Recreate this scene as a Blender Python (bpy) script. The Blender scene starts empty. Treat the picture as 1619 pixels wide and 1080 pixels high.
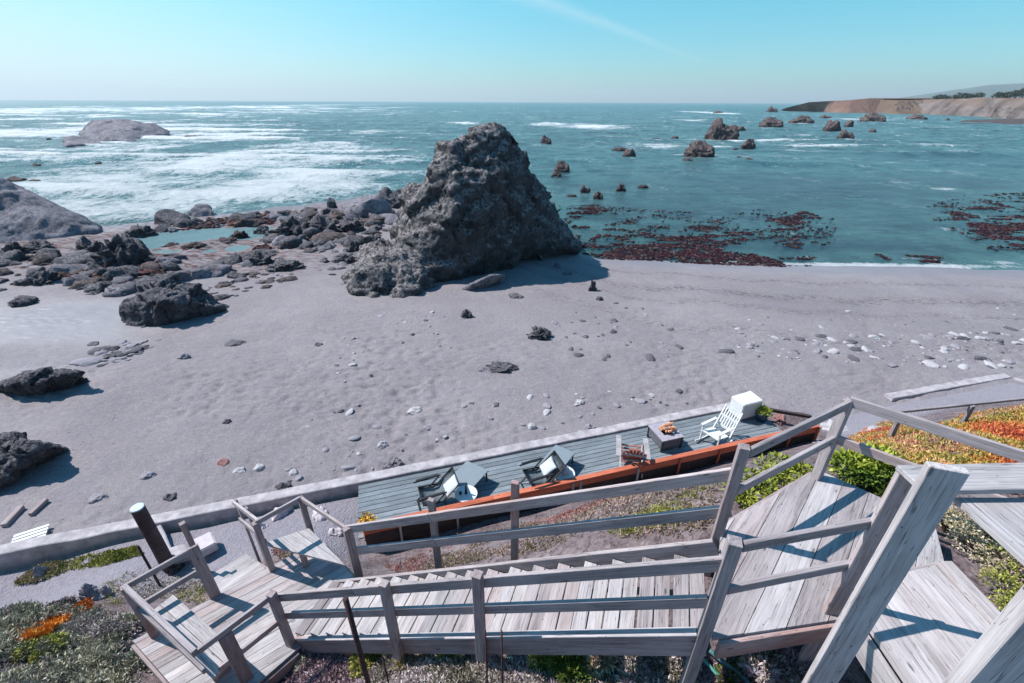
import bpy, bmesh, math, random
import numpy as np
from mathutils import Vector, Matrix, Quaternion

scene = bpy.context.scene
COL = scene.collection
RNG = random.Random(7)
NR = np.random.default_rng(11)

# ------------------------------------------------------------------ camera, sky, sun
CAM_Z = 9.0
PITCH = math.radians(27.8)
FPX = 719.6
cam_d = bpy.data.cameras.new("camera")
cam = bpy.data.objects.new("camera", cam_d)
COL.objects.link(cam)
cam.location = (0, 0, CAM_Z)
ROLL = math.radians(0.25)
cam.rotation_euler = (Matrix.Rotation(math.pi / 2 - PITCH, 3, 'X') @ Matrix.Rotation(ROLL, 3, 'Z')).to_euler()
cam_d.lens = 16.0
cam_d.sensor_width = 36.0
cam_d.clip_start = 0.05
cam_d.clip_end = 60000
scene.camera = cam

SUN_EL = math.radians(50.5)
SUN_DIR = Vector((-0.955 * math.cos(SUN_EL), 0.297 * math.cos(SUN_EL), math.sin(SUN_EL))).normalized()
world = bpy.data.worlds.new("World")
scene.world = world
world.use_nodes = True
wn = world.node_tree
wn.nodes.clear()
w_out = wn.nodes.new("ShaderNodeOutputWorld")
w_bg = wn.nodes.new("ShaderNodeBackground")
w_sky = wn.nodes.new("ShaderNodeTexSky")
w_sky.sky_type = 'NISHITA'
w_sky.sun_disc = False
w_sky.sun_elevation = SUN_EL
w_sky.sun_rotation = math.atan2(SUN_DIR.x, SUN_DIR.y)
w_sky.altitude = 10
w_sky.air_density = 1.0
w_sky.dust_density = 0.6
w_sky.ozone_density = 1.0
w_bg.inputs['Strength'].default_value = 0.106
w_tint = wn.nodes.new("ShaderNodeMix")
w_tint.data_type = 'RGBA'
w_tint.blend_type = 'MULTIPLY'
w_tint.inputs[0].default_value = 1.0
w_co = wn.nodes.new("ShaderNodeTexCoord")
w_sep = wn.nodes.new("ShaderNodeSeparateXYZ")
w_ramp = wn.nodes.new("ShaderNodeValToRGB")
wn.links.new(w_co.outputs['Generated'], w_sep.inputs[0])
wn.links.new(w_sep.outputs[2], w_ramp.inputs[0])
_e = w_ramp.color_ramp.elements
_e[0].position = 0.0; _e[0].color = (0.56, 0.86, 1.05, 1)
_e[1].position = 1.0; _e[1].color = (0.20, .84, 1.06, 1)
_x = _e.new(0.10); _x.color = (0.44, 0.96, 1.06, 1)
_x = _e.new(0.18); _x.color = (0.37, 1.07, 1.08, 1)
_x = _e.new(0.36); _x.color = (0.20, 0.88, 1.12, 1)
wn.links.new(w_sky.outputs[0], w_tint.inputs[6])
wn.links.new(w_ramp.outputs[0], w_tint.inputs[7])

def _wr(px, py):
    r_, v_ = (px - 809.5) / FPX, (py - 540) / FPX
    return Vector((r_, math.cos(PITCH) - v_ * math.sin(PITCH), -(math.sin(PITCH) + v_ * math.cos(PITCH)))).normalized()
def _wm(op, a, b=0.0, c=None, clamp=False):
    n = wn.nodes.new('ShaderNodeMath'); n.operation = op; n.use_clamp = clamp
    for i, v in enumerate((a, b) if c is None else (a, b, c)):
        if hasattr(v, 'is_output'): wn.links.new(v, n.inputs[i])
        else: n.inputs[i].default_value = v
    return n.outputs[0]
def _wdot(v):
    n = wn.nodes.new('ShaderNodeVectorMath'); n.operation = 'DOT_PRODUCT'; n.inputs[1].default_value = v
    wn.links.new(w_co.outputs['Generated'], n.inputs[0]); return n.outputs['Value']
_d1, _d2 = _wr(700, -60), _wr(1108, 94)
_nn = _d1.cross(_d2).normalized(); _al = (_d2 - _d1).normalized()
w_nz = wn.nodes.new('ShaderNodeTexNoise'); w_nz.inputs['Scale'].default_value = 9; w_nz.inputs['Detail'].default_value = 6; wn.links.new(w_co.outputs['Generated'], w_nz.inputs['Vector'])
_t = _wm('SUBTRACT', _wdot(_al), _d2.dot(_al))            # negative along the trail
_wid = _wm('MULTIPLY_ADD', _t, -0.045, 0.0035)
_off = _wm('ADD', _wdot(_nn), _wm('MULTIPLY', _wm('SUBTRACT', w_nz.outputs['Fac'], 0.5), 0.012))
_off2 = _wm('SUBTRACT', _off, _wm('MULTIPLY', _wm('MULTIPLY', _t, _t), 0.06))
_m = _wm('SUBTRACT', 1.0, _wm('DIVIDE', _wm('ABSOLUTE', _off2), _wm('MAXIMUM', _wid, 0.002)), clamp=True)
_m = _wm('MULTIPLY', _m, _wm('LESS_THAN', _t, 0.0))
_m = _wm('MULTIPLY', _m, _wm('MULTIPLY_ADD', w_nz.outputs['Fac'], 0.6, 0.05))
w_mix = wn.nodes.new('ShaderNodeMix'); w_mix.data_type = 'RGBA'
w_mix.inputs[7].default_value = (4.6, 6.2, 7.0, 1)
wn.links.new(_wm('MULTIPLY', _m, 0.75), w_mix.inputs[0]); wn.links.new(w_tint.outputs[2], w_mix.inputs[6])
_sh = Vector((SUN_DIR.x, SUN_DIR.y, 0)).normalized()
_g = _wm('MULTIPLY', _wm('POWER', _wm('MAXIMUM', _wdot(_sh), 0.0), 2.5), _wm('POWER', _wm('SUBTRACT', 1.0, _wm('ABSOLUTE', w_sep.outputs[2]), clamp=True), 5.0))
w_mx2 = wn.nodes.new('ShaderNodeMix'); w_mx2.data_type = 'RGBA'; w_mx2.inputs[7].default_value = (5.6, 6.7, 7.2, 1)
wn.links.new(_wm('MULTIPLY', _g, 1.25, clamp=True), w_mx2.inputs[0]); wn.links.new(w_mix.outputs[2], w_mx2.inputs[6])
wn.links.new(w_mx2.outputs[2], w_bg.inputs['Color'])
wn.links.new(w_bg.outputs[0], w_out.inputs['Surface'])

sun_d = bpy.data.lights.new("sun", 'SUN')
sun_d.energy = 5.0
sun_d.angle = math.radians(0.5)
sun_d.color = (1.0, 0.925, 0.885)
sun = bpy.data.objects.new("sun", sun_d)
COL.objects.link(sun)
sun.rotation_euler = SUN_DIR.to_track_quat('Z', 'Y').to_euler()
sun.location = (-30, 10, 40)

scene.view_settings.view_transform = 'Standard'
scene.view_settings.look = 'None'
scene.view_settings.gamma = 1
scene.view_settings.exposure = 0.42
scene.cycles.max_bounces = 6
scene.cycles.volume_bounces = 0

# ------------------------------------------------------------------ survey helpers
SP, CP = math.sin(PITCH), math.cos(PITCH)

def ray(px, py):
    r = (px - 809.5) / FPX
    v = (py - 540) / FPX
    return r, CP - v * SP, -(SP + v * CP)

def Wz(px, py, z):
    """world point seen at photo pixel on the level z"""
    a, b, c = ray(px, py)
    k = (z - CAM_Z) / c
    return Vector((a * k, b * k, z))

def Wy(px, py, y):
    a, b, c = ray(px, py)
    k = y / b
    return Vector((a * k, y, CAM_Z + c * k))

# ------------------------------------------------------------------ numpy noise
def _hash(ix, iy, iz, seed):
    h = (ix * 374761393 + iy * 668265263 + iz * 2147483647 + seed * 974634777) & 0xFFFFFFFF
    h = ((h ^ (h >> 13)) * 1274126177) & 0xFFFFFFFF
    h = ((h ^ (h >> 15)) * 2246822519) & 0xFFFFFFFF
    h = h ^ (h >> 16)
    return (h & 0xFFFFFF) / float(0xFFFFFF) * 2 - 1

def vnoise(P, seed=0):
    P = np.asarray(P, dtype=np.float64)
    I = np.floor(P).astype(np.int64)
    F = P - I
    U = F * F * F * (F * (F * 6 - 15) + 10)
    out = 0
    for dx in (0, 1):
        wx = U[:, 0] if dx else 1 - U[:, 0]
        for dy in (0, 1):
            wy = U[:, 1] if dy else 1 - U[:, 1]
            for dz in (0, 1):
                wz = U[:, 2] if dz else 1 - U[:, 2]
                out = out + wx * wy * wz * _hash(I[:, 0] + dx, I[:, 1] + dy, I[:, 2] + dz, seed)
    return out

def fbm(P, scale=1.0, octv=4, seed=0, gain=0.5):
    P = np.asarray(P, dtype=np.float64) * scale
    a, s, out = 1.0, 0.0, 0
    for k in range(octv):
        out = out + a * vnoise(P + 17.3 * k, seed + k)
        s += a
        a *= gain
        P = P * 2.03
    return out / s

def ridged(P, scale=1.0, octv=4, seed=0):
    P = np.asarray(P, dtype=np.float64) * scale
    a, s, out = 1.0, 0.0, 0
    for k in range(octv):
        out = out + a * (1 - 2 * np.abs(vnoise(P + 31.7 * k, seed + k)))
        s += a
        a *= 0.55
        P = P * 2.1
    return out / s

# ------------------------------------------------------------------ object helpers
def tag(o, label=None, cat=None, group=None, kind=None):
    if label: o['label'] = label
    if cat: o['category'] = cat
    if group: o['group'] = group
    if kind: o['kind'] = kind
    return o

def empty(name, loc, label, cat, group=None, rz=0.0):
    o = bpy.data.objects.new(name, None)
    o.empty_display_size = 0.2
    COL.objects.link(o)
    o.location = loc
    o.rotation_euler = (0, 0, rz)
    return tag(o, label, cat, group)

def mesh_obj(name, me, mat=None, parent=None):
    o = bpy.data.objects.new(name, me)
    COL.objects.link(o)
    if mat is not None:
        me.materials.clear()
        me.materials.append(mat)
    if parent is not None:
        o.parent = parent
    return o

def np_mesh(name, V, F, smooth=False):
    """V (n,3), F (m,k) arrays"""
    me = bpy.data.meshes.new(name)
    V = np.asarray(V, dtype=np.float32); F = np.asarray(F, dtype=np.int32)
    m, k = F.shape
    me.vertices.add(len(V)); me.vertices.foreach_set('co', V.ravel())
    me.loops.add(m * k); me.loops.foreach_set('vertex_index', F.ravel())
    me.polygons.add(m)
    me.polygons.foreach_set('loop_start', np.arange(0, m * k, k, dtype=np.int32))
    me.polygons.foreach_set('loop_total', np.full(m, k, dtype=np.int32))
    me.polygons.foreach_set('use_smooth', np.full(m, smooth))
    me.update(calc_edges=True)
    return me

def set_color(me, name, C):
    a = me.attributes.new(name, 'FLOAT_COLOR', 'POINT')
    C = np.asarray(C, dtype=np.float32)
    if C.shape[1] == 3:
        C = np.concatenate([C, np.ones((len(C), 1), np.float32)], 1)
    a.data.foreach_set('color', C.ravel())

def bm_mesh(name, bm, smooth=False):
    me = bpy.data.meshes.new(name)
    bm.to_mesh(me); bm.free()
    if smooth:
        for p in me.polygons: p.use_smooth = True
    return me

def copy_tree(o, parent=None):
    c = o.copy(); COL.objects.link(c); c.parent = parent
    for ch in list(o.children):
        copy_tree(ch, c)
    return c

def beam_mesh(L, w, t, bevel=0.004, segs=1, bend=0.0, seed=0):
    bm = bmesh.new()
    bmesh.ops.create_cube(bm, size=1.0)
    bmesh.ops.scale(bm, vec=(L, w, t), verts=bm.verts)
    if bevel:
        bmesh.ops.bevel(bm, geom=bm.edges[:], offset=min(bevel, t * 0.3, w * 0.3), segments=1, affect='EDGES')
    return bm_mesh('beam', bm)

def board(name, p0, p1, w, t, mat, parent=None, side=None, bevel=0.004):
    """a board from p0 to p1, width w across, thickness t; side = direction of the width"""
    p0 = Vector(p0); p1 = Vector(p1)
    x = (p1 - p0); L = x.length; x.normalize()
    if side is None:
        side = Vector((0, 0, 1)) if abs(x.z) < 0.9 else Vector((1, 0, 0))
    side = Vector(side)
    y = (side - x * side.dot(x)).normalized()
    z = x.cross(y)
    M = Matrix((x, y, z)).transposed().to_4x4()
    M.translation = (p0 + p1) / 2
    o = mesh_obj(name, beam_mesh(L, w, t, bevel), mat)
    if parent is not None:
        o.parent = parent
        o.matrix_basis = parent.matrix_basis.inverted() @ M
    else:
        o.matrix_basis = M
    return o

def post(name, x, y, z0, z1, w, t, ang, mat, parent=None):
    return board(name, (x, y, z0), (x, y, z1), w, t, mat, parent, side=(math.cos(ang), math.sin(ang), 0))

def add_tube(bm, pts, r0, r1=None, seg=8, cap=True):
    pts = [Vector(p) for p in pts]
    r1 = r0 if r1 is None else r1
    rings = []
    n = len(pts)
    for i, p in enumerate(pts):
        d = (pts[min(i + 1, n - 1)] - pts[max(i - 1, 0)]).normalized()
        a = d.orthogonal() if i == 0 else (prev - d * prev.dot(d))
        a.normalize(); prev = a
        b = d.cross(a)
        r = r0 + (r1 - r0) * i / max(1, n - 1)
        rings.append([bm.verts.new(p + (a * math.cos(2 * math.pi * k / seg) + b * math.sin(2 * math.pi * k / seg)) * r) for k in range(seg)])
    for A, B in zip(rings[:-1], rings[1:]):
        for k in range(seg):
            bm.faces.new((A[k], A[(k + 1) % seg], B[(k + 1) % seg], B[k]))
    if cap:
        bm.faces.new(rings[0][::-1]); bm.faces.new(rings[-1])

def add_box(bm, c, s, M=None):
    r = bmesh.ops.create_cube(bm, size=1.0)
    vs = r['verts']
    bmesh.ops.scale(bm, vec=s, verts=vs)
    if M is not None:
        bmesh.ops.transform(bm, matrix=M, verts=vs)
    bmesh.ops.translate(bm, vec=c, verts=vs)
    return vs

def add_bar(bm, p0, p1, w, t, side=(0, 0, 1)):
    p0 = Vector(p0); p1 = Vector(p1); x = p1 - p0; L = x.length; x.normalize()
    side = Vector(side); y = side - x * side.dot(x)
    if y.length < 1e-4: y = x.orthogonal()
    y.normalize(); z = x.cross(y)
    M = Matrix((x, y, z)).transposed()
    add_box(bm, (p0 + p1) / 2, (L, w, t), M.to_4x4())

def clip_poly(poly, n, d):
    """keep the side n.p <= d"""
    out = []
    for i in range(len(poly)):
        a, b = poly[i], poly[(i + 1) % len(poly)]
        da = n[0] * a[0] + n[1] * a[1] - d; db = n[0] * b[0] + n[1] * b[1] - d
        if da <= 0: out.append(a)
        if (da < 0 < db) or (db < 0 < da):
            s = da / (da - db); out.append((a[0] + (b[0] - a[0]) * s, a[1] + (b[1] - a[1]) * s))
    return out

def planks(name, poly, ang, width, z, thick, mat, parent, gap=0.007, jitter=0.004):
    """planks of one width running along ang, cut to a convex outline"""
    u = (math.cos(ang), math.sin(ang)); n = (-u[1], u[0])
    ds = [n[0] * p[0] + n[1] * p[1] for p in poly]
    d = min(ds)
    out = []
    while d < max(ds) - 0.01:
        q = clip_poly(poly, n, d + width - gap); q = clip_poly(q, (-n[0], -n[1]), -d)
        d += width
        if len(q) < 3: continue
        cx = sum(p[0] for p in q) / len(q); cy = sum(p[1] for p in q) / len(q)
        zj = z + RNG.uniform(-jitter, jitter)
        bm = bmesh.new()
        loc = []
        for p in q:
            dx, dy = p[0] - cx, p[1] - cy
            loc.append((dx * u[0] + dy * u[1], dx * n[0] + dy * n[1]))
        vb = [bm.verts.new((a, b, -thick)) for a, b in loc]
        vt = [bm.verts.new((a, b, 0)) for a, b in loc]
        try:
            bm.faces.new(vt); bm.faces.new(vb[::-1])
            for i in range(len(q)):
                j = (i + 1) % len(q)
                bm.faces.new((vb[i], vb[j], vt[j], vt[i]))
        except ValueError:
            bm.free(); continue
        bmesh.ops.recalc_face_normals(bm, faces=bm.faces)
        o = mesh_obj(name, bm_mesh(name, bm), RNG.choice(mat) if isinstance(mat, (list, tuple)) else mat)
        o.parent = parent
        o.matrix_basis = parent.matrix_basis.inverted() @ (Matrix.Translation((cx, cy, zj)) @ Matrix.Rotation(ang, 4, 'Z'))
        out.append(o)
    return out

# ------------------------------------------------------------------ materials
class NT:
    def __init__(self, name):
        self.m = bpy.data.materials.new(name)
        self.m.use_nodes = True
        self.t = self.m.node_tree
        self.t.nodes.clear()
        self.out = self.t.nodes.new('ShaderNodeOutputMaterial')
        self.b = self.t.nodes.new('ShaderNodeBsdfPrincipled')
        self.t.links.new(self.b.outputs[0], self.out.inputs[0])
        self._co = None
    def n(self, typ, **kw):
        nd = self.t.nodes.new(typ)
        for k, v in kw.items(): setattr(nd, k, v)
        return nd
    def l(self, a, b): self.t.links.new(a, b)
    def co(self, which='Object'):
        if self._co is None: self._co = self.n('ShaderNodeTexCoord')
        return self._co.outputs[which]
    def mapping(self, src, scale=(1, 1, 1), rot=(0, 0, 0), loc=(0, 0, 0)):
        m = self.n('ShaderNodeMapping')
        m.inputs['Scale'].default_value = scale; m.inputs['Rotation'].default_value = rot; m.inputs['Location'].default_value = loc
        self.l(src, m.inputs[0]); return m.outputs[0]
    def noise(self, src, scale, detail=4, rough=0.55, dist=0.0):
        m = self.n('ShaderNodeTexNoise')
        m.inputs['Scale'].default_value = scale; m.inputs['Detail'].default_value = detail
        m.inputs['Roughness'].default_value = rough; m.inputs['Distortion'].default_value = dist
        self.l(src, m.inputs['Vector']); return m.outputs['Fac']
    def voronoi(self, src, scale, feature='F1', rand=1.0):
        m = self.n('ShaderNodeTexVoronoi', feature=feature)
        m.inputs['Scale'].default_value = scale; m.inputs['Randomness'].default_value = rand
        self.l(src, m.inputs['Vector']); return m.outputs['Distance']
    def ramp(self, src, stops, interp='LINEAR'):
        m = self.n('ShaderNodeValToRGB'); m.color_ramp.interpolation = interp
        e = m.color_ramp.elements
        while len(e) > 1: e.remove(e[0])
        e[0].position = stops[0][0]; e[0].color = self._c(stops[0][1])
        for p, c in stops[1:]:
            x = e.new(p); x.color = self._c(c)
        self.l(src, m.inputs[0]); return m.outputs[0]
    @staticmethod
    def _c(c):
        if isinstance(c, (int, float)): return (c, c, c, 1)
        return tuple(c) + (1,) if len(c) == 3 else tuple(c)
    def mix(self, fac, a, b, mode='MIX'):
        m = self.n('ShaderNodeMix', data_type='RGBA', blend_type=mode)
        for key, v in (('Factor', fac), ('A', a), ('B', b)):
            s = m.inputs[0] if key == 'Factor' else [q for q in m.inputs if q.name == key and q.type == 'RGBA'][0]
            if hasattr(v, 'is_output'): self.l(v, s)
            elif key == 'Factor': s.default_value = v
            else: s.default_value = self._c(v)
        return [q for q in m.outputs if q.type == 'RGBA'][0]
    def math(self, op, a, b=0.0, c=None, clamp=False):
        m = self.n('ShaderNodeMath', operation=op, use_clamp=clamp)
        for i, v in enumerate((a, b) if c is None else (a, b, c)):
            if hasattr(v, 'is_output'): self.l(v, m.inputs[i])
            else: m.inputs[i].default_value = v
        return m.outputs[0]
    def attr(self, name, out='Color'):
        a = self.n('ShaderNodeAttribute', attribute_name=name); return a.outputs[out]
    def rand(self):
        return self.n('ShaderNodeObjectInfo').outputs['Random']
    def bump(self, h, dist=0.02, strength=1.0, prev=None):
        m = self.n('ShaderNodeBump'); m.inputs['Distance'].default_value = dist; m.inputs['Strength'].default_value = strength
        self.l(h, m.inputs['Height'])
        if prev is not None: self.l(prev, m.inputs['Normal'])
        return m.outputs[0]
    def base(self, c):
        if hasattr(c, 'is_output'): self.l(c, self.b.inputs['Base Color'])
        else: self.b.inputs['Base Color'].default_value = self._c(c)
    def set(self, **kw):
        for k, v in kw.items():
            s = self.b.inputs[k.replace('_', ' ')]
            if hasattr(v, 'is_output'): self.l(v, s)
            else: s.default_value = v

def wood_mat(name, lo, mid, hi, tint=(0.30, 0.17, 0.12), tint_amt=0.35, rough=0.85):
    """weathered wood: grain runs along the board's own X axis"""
    t = NT(name)
    rnd = t.rand()
    off = t.n('ShaderNodeCombineXYZ')
    t.l(t.math('MULTIPLY', rnd, 37.0), off.inputs[0]); t.l(t.math('MULTIPLY', rnd, 91.0), off.inputs[1]); t.l(t.math('MULTIPLY', rnd, 53.0), off.inputs[2])
    add = t.n('ShaderNodeVectorMath', operation='ADD'); t.l(t.co('Object'), add.inputs[0]); t.l(off.outputs[0], add.inputs[1])
    p = add.outputs[0]
    grain = t.noise(t.mapping(p, (2.0, 45, 45)), 1.0, 6, 0.65, 0.6)
    fine = t.noise(t.mapping(p, (6.0, 160, 160)), 1.0, 4, 0.6)
    blotch = t.noise(t.mapping(p, (1.2, 3.5, 3.5)), 1.0, 4, 0.6)
    c = t.ramp(grain, [(0.28, lo), (0.46, mid), (0.70, hi)])
    c = t.mix(t.math('MULTIPLY', t.ramp(fine, [(0.3, 1), (0.55, 0)]), 0.35), c, lo)
    c = t.mix(t.ramp(blotch, [(0.42, 0), (0.72, 0.55)]), c, tuple(min(1, v * 1.25) for v in hi))
    # some boards keep more of the old brown
    tm = t.math('MULTIPLY', t.ramp(rnd, [(0.55, 0), (1.0, 1)]), t.ramp(blotch, [(0.3, 1), (0.65, 0.3)]))
    c = t.mix(t.math('MULTIPLY', tm, tint_amt), c, tint)
    # knots
    kn = t.voronoi(t.mapping(p, (2.2, 7.0, 7.0)), 1.0)
    c = t.mix(t.ramp(kn, [(0.05, 0.75), (0.10, 0)]), c, tuple(v * 0.35 for v in lo))
    # long drying cracks
    cr = t.noise(t.mapping(p, (1.1, 38, 38), loc=(5, 3, 1)), 1.0, 2, 0.5, 0.3)
    crm = t.ramp(t.math('ABSOLUTE', t.math('SUBTRACT', cr, 0.5)), [(0.0, 1), (0.008, 0)])
    c = t.mix(t.math('MULTIPLY', crm, 0.7), c, tuple(v * 0.2 for v in lo))
    nv = t.voronoi(t.mapping(p, (7.0, 13.0, 13.0), loc=(.3, .6, .2)), 1.0)
    c = t.mix(t.ramp(nv, [(0.045, 0.85), (0.075, 0)]), c, (0.05, 0.035, 0.03))
    sv = t.noise(t.mapping(p, (0.8, 9, 9), loc=(9, 1, 4)), 1.0, 3, 0.6)
    c = t.mix(t.ramp(sv, [(0.60, 0), (0.72, .5)]), c, tuple(v * 0.45 for v in mid))
    bright = t.math('MULTIPLY_ADD', rnd, 0.36, 0.80)
    bc = t.n('ShaderNodeCombineColor'); 
    for i in range(3): t.l(bright, bc.inputs[i])
    c = t.mix(1.0, c, bc.outputs[0], 'MULTIPLY')
    t.base(c)
    t.set(Roughness=rough, Specular_IOR_Level=0.25)
    h = t.math('SUBTRACT', grain, t.math('MULTIPLY', crm, 0.6))
    t.l(t.bump(h, 0.004, 0.8), t.b.inputs['Normal'])
    return t.m

def flat_mat(name, col, var=0.15, scale=20, rough=0.7, metal=0.0, spec=0.4):
    t = NT(name)
    nz = t.noise(t.co(), scale, 5, 0.6)
    lo = tuple(v * (1 - var) for v in col); hi = tuple(min(1, v * (1 + var)) for v in col)
    t.base(t.ramp(nz, [(0.3, lo), (0.7, hi)]))
    t.set(Roughness=rough, Metallic=metal, Specular_IOR_Level=spec)
    t.l(t.bump(nz, 0.003, 0.4), t.b.inputs['Normal'])
    return t.m

M = {}
M['wood'] = wood_mat('weathered_wood', (0.16, 0.138, 0.145), (0.315, 0.28, 0.29), (0.46, 0.425, 0.435), tint_amt=.45)
M['wood_post'] = wood_mat('weathered_post_wood', (0.16, 0.12, 0.12), (0.305, 0.24, 0.24), (0.44, 0.385, 0.39), tint=(0.30, 0.13, 0.085), tint_amt=0.85)
M['wood_pale'] = wood_mat('bleached_wood', (0.22, 0.21, 0.215), (0.37, 0.35, 0.36), (0.53, 0.51, 0.52), tint_amt=0.25)
M['redwood'] = wood_mat('stained_redwood', (0.28, 0.065, 0.035), (0.47, 0.12, 0.065), (0.58, 0.20, 0.12), tint=(0.3, 0.12, 0.08), tint_amt=0.2)
M['darkwood'] = wood_mat('shaded_retaining_wood', (0.02, 0.018, 0.02), (0.045, 0.035, 0.035), (0.08, 0.06, 0.055), tint=(0.10, 0.04, 0.03))
M['deckwood'] = wood_mat('grey_green_decking', (0.12, 0.145, 0.165), (0.17, 0.203, 0.228), (0.235, 0.27, 0.30), tint=(0.2, 0.22, 0.24), tint_amt=0.3)
M['concrete'] = flat_mat('concrete', (0.37, 0.345, 0.365), 0.32, 5, 0.9)
M['slab'] = flat_mat('pinkish_slab', (0.52, 0.47, 0.50), 0.12, 9, 0.9)
M['white'] = flat_mat('white_paint', (0.64, 0.67, 0.67), 0.06, 9, 0.5)
M['cushion'] = flat_mat('white_cloth', (0.46, 0.50, 0.54), 0.05, 30, 0.9)
M['tabletop'] = flat_mat('grey_table_top', (0.20, 0.245, 0.275), 0.06, 6, 0.55)
M['black'] = flat_mat('black_metal', (0.018, 0.018, 0.022), 0.2, 20, 0.45)
M['charcoal'] = flat_mat('charcoal_panel', (0.12, 0.12, 0.14), 0.2, 8, 0.6)
M['stone_top'] = flat_mat('grey_stone_top', (0.33, 0.31, 0.36), 0.2, 14, 0.7)
M['rust'] = flat_mat('rusty_iron', (0.055, 0.028, 0.03), 0.5, 30, 0.85)
M['pile'] = wood_mat('creosoted_piling', (0.022, 0.018, 0.02), (0.055, 0.038, 0.04), (0.11, 0.075, 0.08), tint=(0.08, 0.04, 0.04))
M['pile_top'] = flat_mat('bleached_end_grain', (0.50, 0.60, 0.62), 0.2, 25, 0.9)
M['log'] = flat_mat('split_firewood', (0.62, 0.33, 0.20), 0.45, 12, 0.85)
M['terracotta'] = flat_mat('terracotta', (0.50, 0.17, 0.07), 0.2, 14, 0.8)
M['bluepot'] = flat_mat('dark_blue_glaze', (0.02, 0.05, 0.10), 0.3, 10, 0.3)
M['hose'] = flat_mat('green_hose', (0.08, 0.28, 0.26), 0.2, 10, 0.4)
M['teal_tarp'] = flat_mat('teal_tarp', (0.06, 0.16, 0.18), 0.4, 5, 0.6)
M['soil'] = flat_mat('potting_soil', (0.05, 0.035, 0.03), 0.4, 30, 0.95)

def rock_mat(name, dark, mid, pale, pale_amt=0.5, wet=False, lichen_sunlit=None, scale=1.0, crack=0.5):
    t = NT(name)
    g = t.n('ShaderNodeNewGeometry')
    p = t.co('Object') if not wet == 'world' else g.outputs['Position']
    pos = g.outputs['Position']
    n1 = t.noise(pos, 0.9 * scale, 8, 0.68, 0.4)
    n2 = t.noise(pos, 5.5 * scale, 7, 0.7)
    v = t.voronoi(pos, 3.2 * scale, 'DISTANCE_TO_EDGE')
    c = t.ramp(n1, [(0.34, dark), (0.5, mid), (0.66, tuple(x * 1.6 for x in mid))])
    c = t.mix(t.ramp(n2, [(0.38, 0.75), (0.5, 0)]), c, tuple(x * 0.6 for x in dark))
    up = t.n('ShaderNodeSeparateXYZ'); t.l(g.outputs['Normal'], up.inputs[0])
    nz3 = t.n('ShaderNodeTexNoise'); nz3.inputs['Scale'].default_value = 1.4 * scale; nz3.inputs['Detail'].default_value = 4; t.l(pos, nz3.inputs['Vector'])
    dv = t.n('ShaderNodeVectorMath', operation='MULTIPLY_ADD'); t.l(nz3.outputs['Color'], dv.inputs[0]); dv.inputs[1].default_value = (1.6, 1.6, 1.6); t.l(pos, dv.inputs[2])
    vc = t.voronoi(t.mapping(dv.outputs[0], (1, 1, .5), rot=(.3, .2, .1)), 0.8 * scale, 'DISTANCE_TO_EDGE')
    c = t.mix(t.ramp(vc, [(0.0, crack), (0.05, 0)]), c, tuple(x * 0.35 for x in dark))
    st = t.noise(t.mapping(pos, (1.6, 1.6, .22)), 1.0 * scale, 6, 0.65, .5)
    c = t.mix(t.ramp(st, [(0.5, 0), (0.68, .55)]), c, tuple(min(1, x * 1.7) for x in mid))
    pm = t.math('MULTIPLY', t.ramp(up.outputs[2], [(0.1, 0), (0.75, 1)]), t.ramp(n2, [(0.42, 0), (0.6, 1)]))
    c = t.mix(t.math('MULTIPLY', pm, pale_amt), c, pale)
    if lichen_sunlit:
        n3 = t.noise(pos, 1.7, 5, 0.7)
        lm = t.math('MULTIPLY', t.ramp(n3, [(0.62, 0), (0.70, 0.7)]), t.ramp(up.outputs[2], [(0.2, 0), (0.7, 1)]))
        c = t.mix(lm, c, lichen_sunlit)
    if wet:
        z = t.n('ShaderNodeSeparateXYZ'); t.l(pos, z.inputs[0])
        zz = t.math('ADD', z.outputs[2], t.math('MULTIPLY', t.math('SUBTRACT', n1, 0.5), 1.2))
        wm = t.ramp(t.math('MULTIPLY_ADD', zz, 0.5, 0.5), [(0.25, 1), (0.62, 0)])
        c = t.mix(t.math('MULTIPLY', wm, 0.85), c, (0.035, 0.022, 0.028))
        t.set(Roughness=0.75)
    else:
        t.set(Roughness=0.9)
    t.base(c)
    t.set(Specular_IOR_Level=0.3)
    h = t.math('ADD', t.math('MULTIPLY', n2, 0.7), t.math('MULTIPLY', t.noise(pos, 22 * scale, 5, 0.7), 0.3))
    h = t.math('ADD', h, t.math('MULTIPLY', t.ramp(vc, [(0, 0), (0.08, 1)]), 0.8 * crack))
    h = t.math('ADD', h, t.math('MULTIPLY', st, 0.8))
    t.l(t.bump(h, 0.16 / scale, 0.9), t.b.inputs['Normal'])
    return t.m

M['stack'] = rock_mat('sea_stack_rock', (0.018, 0.022, 0.026), (0.065, 0.066, 0.072), (0.36, 0.33, 0.33), 0.95, lichen_sunlit=(0.30, 0.27, 0.15))  # pale upward faces: lichens, plus sunlit brightness put into the colour
M['rock'] = rock_mat('shore_rock', (0.025, 0.027, 0.033), (0.07, 0.067, 0.075), (0.26, 0.25, 0.28), 0.6, scale=1.6)
M['rock_sea'] = rock_mat('tidal_rock', (0.03, 0.026, 0.03), (0.085, 0.062, 0.062), (0.26, 0.20, 0.19), 0.5, wet=True, scale=1.0)
M['rock_smooth'] = rock_mat('smooth_grey_rock', (0.10, 0.10, 0.12), (0.20, 0.19, 0.215), (0.30, 0.29, 0.32), 0.35, scale=0.8, crack=0.12)
M['stone_pale'] = flat_mat('pale_stone', (0.38, 0.37, 0.39), 0.25, 6, 0.9)
M['stone_grey'] = flat_mat('grey_stone', (0.24, 0.23, 0.26), 0.3, 6, 0.9)
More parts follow.
